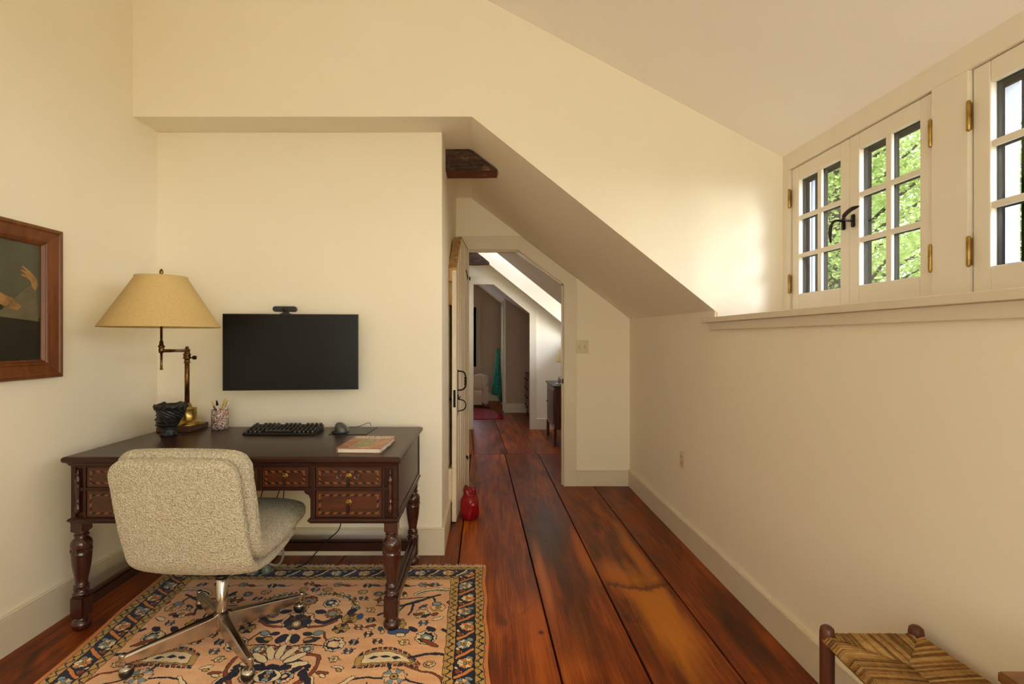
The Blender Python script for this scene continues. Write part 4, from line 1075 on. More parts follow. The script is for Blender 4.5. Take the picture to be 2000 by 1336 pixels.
# ------------------------------------------------------------------ rug, painted thread by thread into its own pile
def sc(r, g, b): return np.array([lin(r), lin(g), lin(b)])
RC = dict(salmon=sc(240, 178, 132), peach=sc(248, 206, 164), navy=sc(34, 38, 66), ink=sc(28, 22, 26), blue=sc(70, 92, 138), sky=sc(142, 164, 176),
          cream=sc(250, 228, 190), gold=sc(204, 164, 94), rust=sc(150, 74, 50), orange=sc(226, 144, 84), brown=sc(96, 56, 44))
RW, RL, CS = 1.70, 1.16, .0026      # painted patch: width, length, cell
nu_, nv_ = int(RW / CS), int(RL / CS)
uu, vv = np.meshgrid((np.arange(nu_) + .5) * CS, (np.arange(nv_) + .5) * CS)   # u across, v from the far end to the camera
rs = np.random.RandomState(3)
def vnoise(su, sv, seed):
    r2 = np.random.RandomState(seed); gw, gh = int(RW / su) + 3, int(RL / sv) + 3
    g = r2.rand(gh, gw); x = uu / su; y = vv / sv; xi = x.astype(int); yi = y.astype(int); fx = x - xi; fy = y - yi
    fx = fx * fx * (3 - 2 * fx); fy = fy * fy * (3 - 2 * fy)
    return (g[yi, xi] * (1 - fx) + g[yi, xi + 1] * fx) * (1 - fy) + (g[yi + 1, xi] * (1 - fx) + g[yi + 1, xi + 1] * fx) * fy
ab = np.clip(vnoise(.5, .035, 1) * .6 + vnoise(.2, .012, 2) * .4, 0, 1)[..., None]
img = RC['salmon'] * (1 - ab) + RC['peach'] * ab
wu = (vnoise(.02, .02, 5) - .5) * .006; wv = (vnoise(.02, .02, 6) - .5) * .006   # hand-knotted wobble
U, V = uu + wu, vv + wv
def put(mask, col): img[mask] = RC[col] if isinstance(col, str) else col
def ell(cu, cv, a, b, rot=0, col='navy', out='ink', ow=.0035):
    c, s = math.cos(rot), math.sin(rot); du, dv = U - cu, V - cv
    x, y = du * c + dv * s, -du * s + dv * c
    if out: put((x / (a + ow)) ** 2 + (y / (b + ow)) ** 2 < 1, out)
    put((x / a) ** 2 + (y / b) ** 2 < 1, col)
def line(pts, w, col='ink', col2=None):
    P = [np.array(p) for p in pts]
    for p, q in zip(P, P[1:]):
        d = q - p; L2 = max(1e-9, d @ d)
        t = np.clip(((U - p[0]) * d[0] + (V - p[1]) * d[1]) / L2, 0, 1)
        D = np.hypot(U - p[0] - t * d[0], V - p[1] - t * d[1])
        put(D < w, col)
    if col2:
        for p, q in zip(P, P[1:]):
            d = q - p; L2 = max(1e-9, d @ d)
            t = np.clip(((U - p[0]) * d[0] + (V - p[1]) * d[1]) / L2, 0, 1)
            D = np.hypot(U - p[0] - t * d[0], V - p[1] - t * d[1])
            put(D < w - .003, col2)
def curve(pts, w, col='ink', col2=None):
    s = spline([(a, b, 0) for a, b in pts], 6); line([(p.x, p.y) for p in s], w, col, col2)
def flower(cu, cv, r, cols=('sky', 'cream'), n=8, core='gold', out='ink', rot0=0):
    du, dv = U - cu, V - cv; d = np.hypot(du, dv); a = np.arctan2(dv, du) + rot0
    edge = r * (.80 + .20 * np.abs(np.cos(a * n / 2)))
    put(d < edge + .0035, out)
    k = ((a / (2 * math.pi) * n).astype(int)) % 2
    put((d < edge) & (k == 0), cols[0]); put((d < edge) & (k == 1), cols[1])
    put((d < edge) & (np.abs(np.sin(a * n / 2)) < .13), out)
    put(d < r * .38, out); put(d < r * .30, core); put(d < r * .12, out)
def palmette(cu, cv, r, rot, cols=('cream', 'navy', 'rust'), out='ink'):
    c, s = math.cos(rot), math.sin(rot); du, dv = U - cu, V - cv
    x, y = du * c + dv * s, -du * s + dv * c
    d = np.hypot(x, y); a = np.arctan2(y, x)
    edge = r * (.62 + .38 * np.cos(a / 2) ** 2) * (.86 + .14 * np.abs(np.cos(a * 4.5)))
    put(d < edge + .004, out); put(d < edge, cols[0])
    put((d < edge * .82) & (np.abs(a) > .55) , cols[1]); put((d < edge * .62), out); put(d < edge * .55, cols[2]); put(d < edge * .3, cols[0])
    put((d < edge) & (d > edge * .6) & (np.abs(np.sin(a * 4.5)) < .16), out)
def boteh(cu, cv, L, Wd, rot, bend=1):
    c, s = math.cos(rot), math.sin(rot); du, dv = U - cu, V - cv
    x, y = du * c + dv * s, -du * s + dv * c
    yy = y - bend * Wd * .9 * ((x / L) ** 2) 
    w = Wd * np.clip(1 - ((x + L * .12) / (L * 1.05)) ** 2, 0, 1) ** .75 * np.clip(.9 - .35 * x / L, .1, 2)
    tooth = (np.floor((x + L) / .022).astype(int) % 2 == 0)
    body = (np.abs(x) < L) & (np.abs(yy) < w)
    halo = (np.abs(x) < L * 1.02) & (np.abs(yy) < w + .017) & (np.abs(yy) > w + .002)
    put(halo & (((x + L) % .022) < .018), 'ink'); put(halo & tooth & (((x + L) % .022) < .015) & (np.abs(yy) < w + .014), 'navy'); put(halo & ~tooth & (((x + L) % .022) < .015) & (np.abs(yy) < w + .014), 'rust')
    put(body, 'ink'); put((np.abs(x) < L * .985) & (np.abs(yy) < w - .004), 'gold'); put((np.abs(x) < L * .8) & (np.abs(yy) < w - .011), 'ink'); put((np.abs(x) < L * .78) & (np.abs(yy) < w - .014), 'cream')
    for t in (-.5, -.15, .2):
        xx = x - t * L; put((np.abs(xx) < .020) & (np.abs(yy) < .011 * (1 - np.abs(xx) / .022)) & body, 'navy')
HU = RW / 2
def sym(f):   # draw on both sides of the rug's long axis
    f(lambda u: u, 1); f(lambda u: RW - u, -1)
def field(m, s):
    rt = lambda a: a if s == 1 else math.pi - a
    # boteh with toothed edge, right & left
    boteh(m(1.30), .62, .130, .048, rt(.10), 1 if s == 1 else -1)
    curve([(m(1.35), .66), (m(1.42), .70), (m(1.50), .73), (m(1.53), .80)], .006, 'ink', 'rust')
    curve([(m(1.30), .66), (m(1.33), .72), (m(1.42), .77), (m(1.54), .80)], .005, 'navy')
    flower(m(1.335), .735, .046, ('peach', 'sky'), 10, rot0=.2); curve([(m(1.29), .745), (m(1.18), .75), (m(1.05), .84), (m(.98), .93)], .005, 'navy')
    # navy branch on the right
    curve([(m(1.38), .625), (m(1.46), .60), (m(1.54), .60), (m(1.56), .50), (m(1.50), .44)], .008, 'navy'); curve([(m(1.55), .61), (m(1.56), .52), (m(1.58), .42)], .007, 'navy')
    palmette(m(1.44), .50, .055, rt(-2.6), ('cream', 'ink', 'sky')); palmette(m(1.55), .36, .040, rt(-1.2), ('cream', 'navy', 'gold')); ell(m(1.45), .53, .045, .010, rt(.6), 'rust'); ell(m(1.475), .36, .028, .010, rt(-.5), 'cream')
    # upper right spray
    curve([(m(1.20), .33), (m(1.30), .25), (m(1.40), .19), (m(1.47), .15)], .007, 'navy'); curve([(m(1.18), .25), (m(1.33), .24), (m(1.42), .18)], .0045, 'navy'); curve([(m(1.16), .20), (m(1.30), .19), (m(1.42), .17)], .0045, 'navy')
    curve([(m(1.44), .17), (m(1.45), .20), (m(1.46), .24)], .005, 'navy'); curve([(m(1.35), .23), (m(1.35), .28), (m(1.34), .33)], .005, 'navy'); curve([(m(1.31), .25), (m(1.29), .31), (m(1.28), .37)], .005, 'navy')
    curve([(m(1.36), .145), (m(1.40), .112), (m(1.48), .10), (m(1.55), .125), (m(1.58), .18)], .016, 'ink', 'cream'); curve([(m(1.36), .145), (m(1.40), .116), (m(1.48), .104), (m(1.55), .128), (m(1.58), .18)], .004, 'navy')
    flower(m(1.20), .20, .030, ('rust', 'cream'), 6); flower(m(1.245), .20, .018, ('sky', 'sky'), 6)
    flower(m(1.47), .265, .034, ('peach', 'gold'), 6); ell(m(1.46), .232, .020, .016, 0, 'sky'); flower(m(1.40), .32, .036, ('cream', 'peach'), 6); ell(m(1.42), .335, .024, .010, rt(-.5), 'navy', None)
    flower(m(1.30), .40, .038, ('gold', 'cream'), 6); ell(m(1.29), .375, .022, .018, 0, 'navy', None); flower(m(1.54), .22, .030, ('rust', 'rust'), 4, 'peach'); flower(m(1.545), .29, .028, ('gold', 'brown'), 6)
    # flowers round the leg
    flower(m(1.08), .355, .040, ('gold', 'brown'), 6); ell(m(1.12), .34, .016, .026, 0, 'blue', None); flower(m(1.055), .43, .036, ('gold', 'navy'), 7); ell(m(1.31), .455, .045, .022, 0, 'blue'); ell(m(1.32), .478, .02, .012, 0, 'cream')
    # arc of little flowers round the top palmette
    for k, (a, b) in enumerate([(.90, .150), (.945, .145), (.985, .155), (1.02, .17), (1.055, .195), (1.075, .23), (1.085, .27)]):
        flower(m(a), b, .018, [('sky', 'cream'), ('rust', 'cream'), ('cream', 'gold')][k % 3], 5); 
    curve([(m(.87), .155), (m(.95), .148), (m(1.03), .178), (m(1.08), .25)], .0028, 'ink'); ell(m(1.075), .30, .014, .024, rt(.4), 'navy')
    palmette(m(.955), .225, .044, rt(.5), ('cream', 'navy', 'blue')); palmette(m(.985), .315, .046, rt(-.1), ('gold', 'rust', 'sky')); ell(m(.93), .30, .024, .014, rt(.3), 'navy')
    curve([(m(.92), .37), (m(.97), .385), (m(1.03), .34)], .012, 'ink', 'navy'); curve([(m(.91), .42), (m(.97), .41), (m(1.02), .37)], .009, 'ink', 'rust')
    # middle band
    ell(m(.92), .47, .018, .012, rt(.2), 'navy'); ell(m(.965), .465, .020, .015, rt(-.5), 'sky'); ell(m(.95), .51, .026, .018, rt(.3), 'navy'); curve([(m(.99), .46), (m(1.01), .51), (m(1.03), .54)], .005, 'ink', 'rust')
    palmette(m(1.045), .545, .055, rt(-.2), ('cream', 'navy', 'peach')); palmette(m(.955), .575, .034, rt(2.8), ('cream', 'blue', 'sky'))
    curve([(m(.86), .56), (m(.93), .60), (m(1.01), .62), (m(1.02), .70), (m(.99), .76)], .009, 'ink', 'rust'); curve([(m(1.0), .74), (m(.96), .79), (m(.92), .85)], .011, 'ink', 'rust')
    curve([(m(1.02), .74), (m(1.05), .80), (m(1.12), .79), (m(1.18), .74)], .010, 'ink', 'cream'); curve([(m(1.01), .75), (m(1.03), .84), (m(1.00), .92)], .013, 'ink', 'navy')
    # lower tendrils and lotus petals
    curve([(m(.85), .90), (m(.80), .80), (m(.86), .70), (m(.95), .66), (m(1.0), .70)], .0045, 'ink'); palmette(m(.915), .73, .040, rt(1.0), ('peach', 'sky', 'navy')); curve([(m(.87), .70), (m(.93), .65), (m(.99), .68)], .012, 'ink', 'navy')
    curve([(m(.90), .80), (m(.98), .81), (m(1.0), .78)], .004, 'ink'); ell(m(.955), .80, .022, .014, 0, 'navy'); 
    for k in range(6): ell(m(.93 + .035 * k), 1.0 - .012 * k, .028, .010, rt(-.9), ['navy', 'cream'][k % 2])
    flower(m(1.40), .95, .045, ('cream', 'navy'), 8); flower(m(1.10), .98, .05, ('sky', 'rust'), 8); curve([(m(1.10), .93), (m(1.25), .90), (m(1.40), .90), (m(1.52), .98)], .006, 'navy'); boteh(m(1.30), 1.08, .12, .045, rt(.2), 1 if s == 1 else -1)
V_full = V; V = (V - .16) / 1.05
sym(field)
palmette(HU, .385, .088, -math.pi / 2, ('peach', 'navy', 'rust')); flower(HU, .385, .058, ('navy', 'brown'), 10, 'cream'); ell(HU, .395, .020, .026, 0, 'gold'); ell(HU, .395, .012, .018, 0, 'cream')
for d in (-.012, 0, .012): line([(HU + d * .4, .33), (HU + d, .25)], .0022, 'ink')
ell(HU, .335, .016, .010, 0, 'navy'); palmette(HU, .215, .046, -math.pi / 2, ('rust', 'gold', 'sky'))
ell(HU - .028, .505, .018, .032, .3, 'navy'); ell(HU + .028, .505, .018, .032, -.3, 'navy'); ell(HU, .505, .008, .03, 0, 'cream')
for s in (-1, 1): ell(HU + s * .105, .515, .034, .014, s * -.5, 'navy'); ell(HU + s * .085, .508, .018, .010, s * -.3, 'gold')
curve([(HU - .22, .57), (HU - .1, .545), (HU, .56), (HU + .1, .545), (HU + .22, .57)], .003, 'ink')
for k in range(-4, 5): line([(HU + k * .006, .60), (HU + k * .022, .535 + abs(k) * .006)], .0018, 'ink')
for k in range(7):
    a = math.pi * (k + .5) / 7; ell(HU + .09 * math.cos(a), .69 - .10 * math.sin(a), .045, .015, -a, 'cream'); 
for k in range(9):
    a = math.pi * k / 8; ell(HU + .14 * math.cos(a), .73 - .05 * math.sin(a), .012, .022, a, 'navy')
ell(HU, .73, .05, .035, 0, 'cream'); flower(HU, .73, .03, ('navy', 'sky'), 6)
V = V_full
for a, k in ((.34, 0), (.47, 1), (.62, 2), (.80, 0), (.95, 1), (1.10, 2), (1.25, 0), (1.38, 1)):
    flower(a, .205 + .012 * k, .022, [('rust', 'cream'), ('sky', 'gold'), ('navy', 'cream')][k], 6); ell(a + .045, .225, .018, .009, .4, ['navy', 'rust', 'blue'][k]); curve([(a, .21), (a + .05, .235), (a + .10, .22)], .0028, 'ink')
for a in (.25, .33, 1.37, 1.45):
    ell(a, .62, .022, .012, .8, 'navy'); ell(a + .01, .50, .016, .010, -.6, 'rust')
# small filler blossoms wherever the field is still plain
base_ = RC['salmon'] * (1 - ab) + RC['peach'] * ab
rf = random.Random(21); cnt = 0
for _ in range(2600):
    if cnt > 64: break
    u0, v0 = rf.uniform(.21, RW / 2), rf.uniform(.20, 1.12)
    i0, j0 = int(v0 / CS), int(u0 / CS); k = int(.030 / CS)
    if np.abs(img[max(0, i0 - k):i0 + k, max(0, j0 - k):j0 + k] - base_[max(0, i0 - k):i0 + k, max(0, j0 - k):j0 + k]).max() > 1e-6: continue
    cnt += 1; ty = rf.random(); an_ = rf.uniform(0, 3.1); cc = rf.choice([('rust', 'cream'), ('navy', 'sky'), ('cream', 'gold'), ('blue', 'peach'), ('brown', 'cream')])
    for uu_, s_ in ((u0, 1), (RW - u0, -1)):
        a_ = an_ if s_ == 1 else math.pi - an_
        if ty < .5:
            curve([(uu_ - .03 * math.cos(a_), v0 - .03 * math.sin(a_)), (uu_, v0 + .004), (uu_ + .03 * math.cos(a_), v0 + .03 * math.sin(a_))], .0025, 'ink')
            flower(uu_, v0, .019, cc, 6)
        elif ty < .8:
            ell(uu_, v0, .024, .009, a_, cc[0]); ell(uu_ + .006, v0 + .016, .013, .007, a_ + .5, cc[1])
        else: palmette(uu_, v0, .026, a_, (cc[1], cc[0], 'gold'))
# borders
E = .018
du = np.minimum(U, RW - U) - E; dv_ = V - .012
def band(a, b, sa, sb):   # ring between the insets (a at the sides, sa at the end)
    return ((du >= a) & (dv_ >= sa)) & ((du < b) | (dv_ < sb))
def along():   # distance along the border: v on the sides, u along the end
    side = du * 1.3 < dv_ * 1.0
    return np.where(side, V, U), np.where(side, du, dv_), side
S, Dp, side = along()
G1, B1, G2 = .040, .122, .165
H1, H2, H3 = .036, .112, .150
m = band(0, G2, 0, H3); put(m, 'ink')
def guard(a, b, sa, sb):
    mm = band(a + .003, b - .003, sa + .003, sb - .003); put(mm, 'gold')
    loc = np.where(side, (Dp - a) / (b - a), (Dp - sa) / (sb - sa))
    per = .044; ph = (S % per) / per
    tri = np.abs(ph * 2 - 1)
    put(mm & (np.abs(loc - (.2 + .6 * tri)) < .09), 'ink')
    ph2 = ((S + per / 2) % per) / per
    put(mm & (np.hypot((ph2 - .5) * per, (loc - .72) * (b - a)) < .006), 'navy'); put(mm & (np.hypot((ph - .5) * per, (loc - .28) * (b - a)) < .006), 'navy')
    put(mm & (np.hypot((ph2 - .5) * per, (loc - .72) * (b - a)) < .002), 'cream')
guard(0, G1, 0, H1); guard(B1, G2, H2, H3)
mm = band(G1 + .003, B1 - .003, H1 + .003, H2 - .003); put(mm, 'navy')
keep = img.copy()
bc = (G1 + B1) / 2 + E; hc = (H1 + H2) / 2 + .012
for sgn in (0, 1):
    mu = (lambda u: u) if sgn == 0 else (lambda u: RW - u)
    v = .10; k = 0
    while v < RL + .1:
        flower(mu(bc + (.006 if k % 2 else -.006)), v, .033, [('orange', 'peach'), ('cream', 'sky'), ('orange', 'cream'), ('sky', 'peach')][k % 4], 8, 'gold', 'ink')
        curve([(mu(bc - .035), v + .035), (mu(bc), v + .065), (mu(bc + .035), v + .09)], .010, 'ink', 'orange'); curve([(mu(bc + .034), v + .03), (mu(bc + .015), v + .055)], .008, 'ink', 'cream')
        ell(mu(bc - .02), v + .095, .014, .010, .4, 'sky'); ell(mu(bc + .026), v + .055, .009, .013, 0, 'rust')
        v += .125; k += 1
u = .17; k = 0
while u < RW - .12:
    flower(u, hc, .031, [('gold', 'peach'), ('peach', 'cream'), ('sky', 'cream')][k % 3], 8, 'cream', 'ink')
    for d in (0, .028): curve([(u + .045 + d, hc + .032), (u + .075 + d, hc), (u + .095 + d, hc - .032)], .008, 'ink', ['peach', 'cream'][k % 2] if d == 0 else 'blue')
    ell(u + .04, hc - .02, .010, .008, 0, 'sky')
    u += .148; k += 1
bad = band(0, G2, 0, H3) & ~mm; img[bad] = keep[bad]
out_b = ~band(0, G2, 0, H3) & (np.minimum(U, RW - U) > E + G2 + .0) 
img[(np.minimum(U, RW - U) < E)] = RC['orange'] * .95
img[(V < .012)] = RC['cream'] * .7
# thread-to-thread variation of the dye and worn pile
img *= (1 + (rs.rand(nv_, nu_, 1) - .5) * .22) * (.92 + .16 * vnoise(.08, .05, 9)[..., None])
img = np.clip(img, 0, 1)

RC4 = [Vector((-1.745, 2.845)), Vector((-.006, 2.845)), Vector((.035, .70)), Vector((-1.54, .70))]   # far-left, far-right, near-right, near-left
RLEN = 2.145
def rpos(u, v):
    a, b = u / RW, v / RLEN
    p = (RC4[0] * (1 - a) + RC4[1] * a) * (1 - b) + (RC4[3] * (1 - a) + RC4[2] * a) * b
    return p
rug = empty('persian_rug', (-.85, 1.78, 0), label='salmon and navy floral oriental rug under the desk and chair', cat='rug')
def rug_mesh():
    gu = np.arange(nu_ + 1) * CS * (RW / (nu_ * CS)); gv = np.arange(nv_ + 1) * CS
    A, B = np.meshgrid(gu / RW, gv / RLEN)
    fl, fr, nr, nl = [np.array(p) for p in RC4]
    edge_n = .006 * np.sin(B * 23) * (1 - A) + .004 * np.sin(B * 41 + 1) * A
    P = (fl * (1 - A)[..., None] + fr * A[..., None]) * (1 - B)[..., None] + (nl * (1 - A)[..., None] + nr * A[..., None]) * B[..., None]
    P[..., 0] += edge_n * np.where((A < .02) | (A > .98), 1, .3)
    z = .0075 + .0012 * np.random.RandomState(1).rand(nv_ + 1, nu_ + 1) + .0015 * np.sin(A * 9) * np.sin(B * 31)
    n1 = (nu_ + 1) * (nv_ + 1)
    co_ = np.concatenate([P, z[..., None]], -1).reshape(-1, 3) - np.array(rug.location)
    ii = (np.arange(nv_)[:, None] * (nu_ + 1) + np.arange(nu_)[None, :]).ravel()
    faces = np.stack([ii, ii + nu_ + 1, ii + nu_ + 2, ii + 1], 1)
    cols = img.reshape(-1, 3)
    # skirt and the rest of the rug outside the painted patch
    ex = []; ef = []; ec = []
    def q(pts, c):
        b = n1 + len(ex); ex.extend([np.array(p) - np.array(rug.location) for p in pts]); ef.append([b, b + 1, b + 2, b + 3]); ec.append(c)
    p0, p1, p2, p3 = rpos(0, RL), rpos(RW, RL), RC4[2], RC4[3]
    k = 60
    for j in range(40):
        for i in range(k):
            v0 = RL + (RLEN - RL) * j / 40; v1 = RL + (RLEN - RL) * (j + 1) / 40
            u0, u1 = RW * i / k, RW * (i + 1) / k
            c = img[int((1 - j / 40) * (nv_ - 1)), min(nu_ - 1, int((i + .5) / k * nu_))]
            a_, b_, c_, d_ = rpos(u0, v0), rpos(u1, v0), rpos(u1, v1), rpos(u0, v1)
            q([(a_.x, a_.y, .008), (d_.x, d_.y, .008), (c_.x, c_.y, .008), (b_.x, b_.y, .008)], c)
    for (a_, b_) in ((RC4[0], RC4[1]), (RC4[1], RC4[2]), (RC4[2], RC4[3]), (RC4[3], RC4[0])):
        q([(a_.x, a_.y, .0005), (b_.x, b_.y, .0005), (b_.x, b_.y, .0085), (a_.x, a_.y, .0085)], RC['orange'])
    co_ = np.concatenate([co_, np.array(ex)]); faces = np.concatenate([faces, np.array(ef)]); cols = np.concatenate([cols, np.array(ec)])
    me = bpy.data.meshes.new('pile'); me.vertices.add(len(co_)); me.vertices.foreach_set('co', co_.astype(np.float32).ravel())
    me.loops.add(len(faces) * 4); me.loops.foreach_set('vertex_index', faces.astype(np.int32).ravel())
    me.polygons.add(len(faces)); me.polygons.foreach_set('loop_start', np.arange(len(faces), dtype=np.int32) * 4); me.polygons.foreach_set('loop_total', np.full(len(faces), 4, np.int32))
    me.update(calc_edges=True)
    at = me.attributes.new('dye', 'FLOAT_COLOR', 'FACE'); at.data.foreach_set('color', np.concatenate([cols, np.ones((len(cols), 1))], 1).astype(np.float32).ravel())
    m, nt, b = newmat('rug_wool', .92, spec=.1)
    an = nt.add('ShaderNodeAttribute', attribute_name='dye'); nt.l.new(an.outputs['Color'], b.inputs['Base Color'])
    v = nt.coord(); bump(nt, b, nt.noise(v, 420, 2), .5, .002); b.inputs['Sheen Weight'].default_value = .15
    me.materials.append(m)
    o = bpy.data.objects.new('pile', me); COL.objects.link(o); o.parent = rug
rug_mesh()
# knotted fringe along the far end
V_ = []; F_ = []
rg = random.Random(12); n = 420
for k in range(n):
    a = RC4[0].lerp(RC4[1], k / (n - 1)); L = rg.uniform(.018, .040); w = .0024; dx = rg.uniform(-.006, .006); z = .007; b = len(V_)
    V_ += [(a.x - w, a.y - .004, z), (a.x + w, a.y - .004, z), (a.x + w * .5 + dx, a.y + L, .003), (a.x - w * .5 + dx, a.y + L, .003), (a.x - w, a.y - .004, .001), (a.x + w, a.y - .004, .001), (a.x + w * .5 + dx, a.y + L, .001), (a.x - w * .5 + dx, a.y + L, .001)]
    F_ += [tuple(b + i for i in f) for f in [(0, 1, 2, 3), (7, 6, 5, 4), (0, 4, 5, 1), (1, 5, 6, 2), (2, 6, 7, 3), (3, 7, 4, 0)]]
mb = MB(rug.location); mb.faces(V_, F_); mb.build('fringe', M['fringe'], rug)['kind'] = 'stuff'

# ------------------------------------------------------------------ office chair
CX, CY = -1.10, 2.13
chair = empty('office_chair', (CX, CY, .009), label='cream boucle office chair on a polished four-star base, pulled up to the desk', cat='chair')
AR = R(-2)
def sweep(name, path, Wf, T, mat, rcorner, wnoise, nx=110, closed_r=.05, seed=0, parent=chair, ns=170, p=3.2):
    """path in local (y,z); width along x; superellipse section"""
    P = spline([(0, a, b) for a, b in path], 14); P = [Vector((0, q.y, q.z)) for q in P]
    L = [0.0]
    for a, b in zip(P, P[1:]): L.append(L[-1] + (b - a).length)
    tot = L[-1]
    vs = []; fs = []
    for i in range(ns + 1):
        # denser sampling at the ends
        s = i / ns; s = .5 - .5 * math.cos(math.pi * s); d = s * tot
        j = max(0, min(len(L) - 2, next((q for q in range(len(L) - 1) if L[q + 1] >= d), len(L) - 2)))
        u = (d - L[j]) / max(1e-9, L[j + 1] - L[j]); c = P[j].lerp(P[j + 1], u); t = (P[min(j + 2, len(P) - 1)] - P[max(0, j - 1)]).normalized()
        nrm = Vector((0, -t.z, t.y))
        e = min(d, tot - d); kc = min(1, e / rcorner); kw = math.sqrt(max(0, 1 - (1 - kc) ** 2)); kt = min(1, e / (T * .5)); kt = math.sqrt(max(0, 1 - (1 - kt) ** 2))
        w = Wf(d / tot) / 2 - rcorner * (1 - kw); th = T / 2 * max(kt, .02)
        for k in range(nx):
            a = 2 * math.pi * k / nx
            ca, sa = math.cos(a), math.sin(a)
            x = math.copysign(abs(ca) ** (2 / (p + 1.2)), ca) * w; h = math.copysign(abs(sa) ** (2 / p), sa) * th
            bul = .008 * math.cos(min(1, abs(x / max(w, .01))) * math.pi / 2)
            h += math.copysign(bul, h) if abs(h) > th * .4 else 0
            q = c + nrm * h + Vector((x, 0, 0))
            if wnoise:
                nn = noise.noise(q * 70 + Vector((seed, 0, 0))) * wnoise + noise.noise(q * 160) * wnoise * .7 + noise.noise(q * 9 + Vector((0, seed, 0))) * wnoise * 1.2
                dr = (q - c).normalized(); q = q + dr * nn
            vs.append(tuple(q))
    for i in range(ns):
        for k in range(nx): fs.append((i * nx + k, i * nx + (k + 1) % nx, (i + 1) * nx + (k + 1) % nx, (i + 1) * nx + k))
    fs += [tuple(range(nx - 1, -1, -1)), tuple(ns * nx + k for k in range(nx))]
    m = MB(); m.faces([Matrix.Rotation(AR, 3, 'Z') @ Vector(v) for v in vs], fs, True)
    return m.build(name, mat, parent)
# outer shell: back panel curving into the seat pan
sweep('outer_shell', [(.26, .405), (.05, .375), (-.12, .380), (-.205, .418), (-.243, .505), (-.285, .66), (-.325, .835)], lambda s: .455 + .04 * s if s < .5 else .475, .052, M['boucle'], .075, .0018, seed=1)
sweep('cushion', [(.355, .455), (.20, .448), (-.02, .435), (-.12, .445), (-.175, .50), (-.208, .62), (-.262, .855)], lambda s: .50 if s > .3 else .47 + .1 * s, .085, M['boucle'], .075, .0020, seed=4)
rot = lambda p, a=AR: Matrix.Rotation(a, 3, 'Z') @ Vector(p)
mb = MB()
for a, b, r in (((0, 0, .285), (0, 0, .34), .012),): mb.tube([a, b], r, 20)
mb.lathe([(.0255, .268), (.0255, .283), (.018, .286)], (0, 0, 0), 28)
mb.build('gas_lift', M['black'], chair)
mb = MB(); mb.lathe([(.021, .10), (.023, .13), (.023, .268), (.020, .270)], (0, 0, 0), 32); mb.build('column', M['chrome'], chair)
mb = MB(); t = bmesh.new(); bmesh.ops.create_cube(t, size=1)
for v in t.verts: v.co = rot((v.co.x * .16, v.co.y * .22, v.co.z * .035 + .345))
mb.merge(t); t.free(); mb.build('tilt_mechanism', M['iron'], chair, bevel=.006)
BA = R(43)
for k in range(4):
    a = BA + k * math.pi / 2; arm = MB()
    # tapered cast arm with arched underside
    n = 14; vs = []; fs = []
    for i in range(n + 1):
        t_ = i / n; r = .012 + .325 * t_
        top = .128 - .040 * t_ - .012 * math.exp(-((t_) / .05) ** 2) * -1; hgt = .052 * (1 - t_) ** .7 + .026
        bot = top - hgt * (1 if t_ > .12 else .9)
        w = .020 - .008 * t_
        for (dw, z) in ((-w * .55, top), (w * .55, top), (w, top - .006), (w * .8, bot), (-w * .8, bot), (-w, top - .006)):
            vs.append((r * math.cos(a) - dw * math.sin(a), r * math.sin(a) + dw * math.cos(a), z))
    for i in range(n):
        for q in range(6): fs.append((i * 6 + q, i * 6 + (q + 1) % 6, (i + 1) * 6 + (q + 1) % 6, (i + 1) * 6 + q))
    fs += [(5, 4, 3, 2, 1, 0), tuple(n * 6 + q for q in range(6))]
    arm.faces(vs, fs, False)
    ao = arm.build('base_arm', M['alu'], chair, bevel=.002)
    ex, ey = .340 * math.cos(a), .340 * math.sin(a)
    c = MB(); c.lathe([(.0, .094), (.011, .093), (.0125, .090), (.0125, .058), (.011, .056), (.007, .055), (.007, .050)], (ex, ey, 0), 20); c.build('stem_socket', M['chrome'], ao)
    # ball caster: chrome hood over a black two-half wheel
    ca = [R(200), R(75), R(20), R(160)][k]; ux, uy = math.cos(ca), math.sin(ca)
    cxx, cyy = ex + ux * .012, ey + uy * .012
    c = MB(); c.ball((0, 0, 0), .0245, 1, 1, 1, 3)
    for v in c.bm.verts:
        v.co.z = max(v.co.z, -.0245); v.co += Vector((cxx, cyy, .0245))
    c.build('wheel', M['black'], ao)
    c = MB(); t = bmesh.new(); bmesh.ops.create_uvsphere(t, u_segments=32, v_segments=16, radius=.0268)
    bmesh.ops.delete(t, geom=[v for v in t.verts if v.co.z < .0095], context='VERTS')
    g_ = bmesh.ops.solidify(t, geom=t.faces[:], thickness=.0015) if False else None
    for v in t.verts: v.co = Matrix.Rotation(R(-8), 3, Vector((-uy, ux, 0))) @ v.co + Vector((cxx, cyy, .0255))
    c.merge(t, True); t.free(); c.build('hood', M['chrome'], ao).modifiers.new('thick', 'SOLIDIFY').thickness = .0015
mb = MB(); mb.lathe([(.0, .052), (.026, .055), (.028, .10), (.026, .125), (.021, .132)], (0, 0, 0), 28); mb.build('hub', M['alu'], chair)
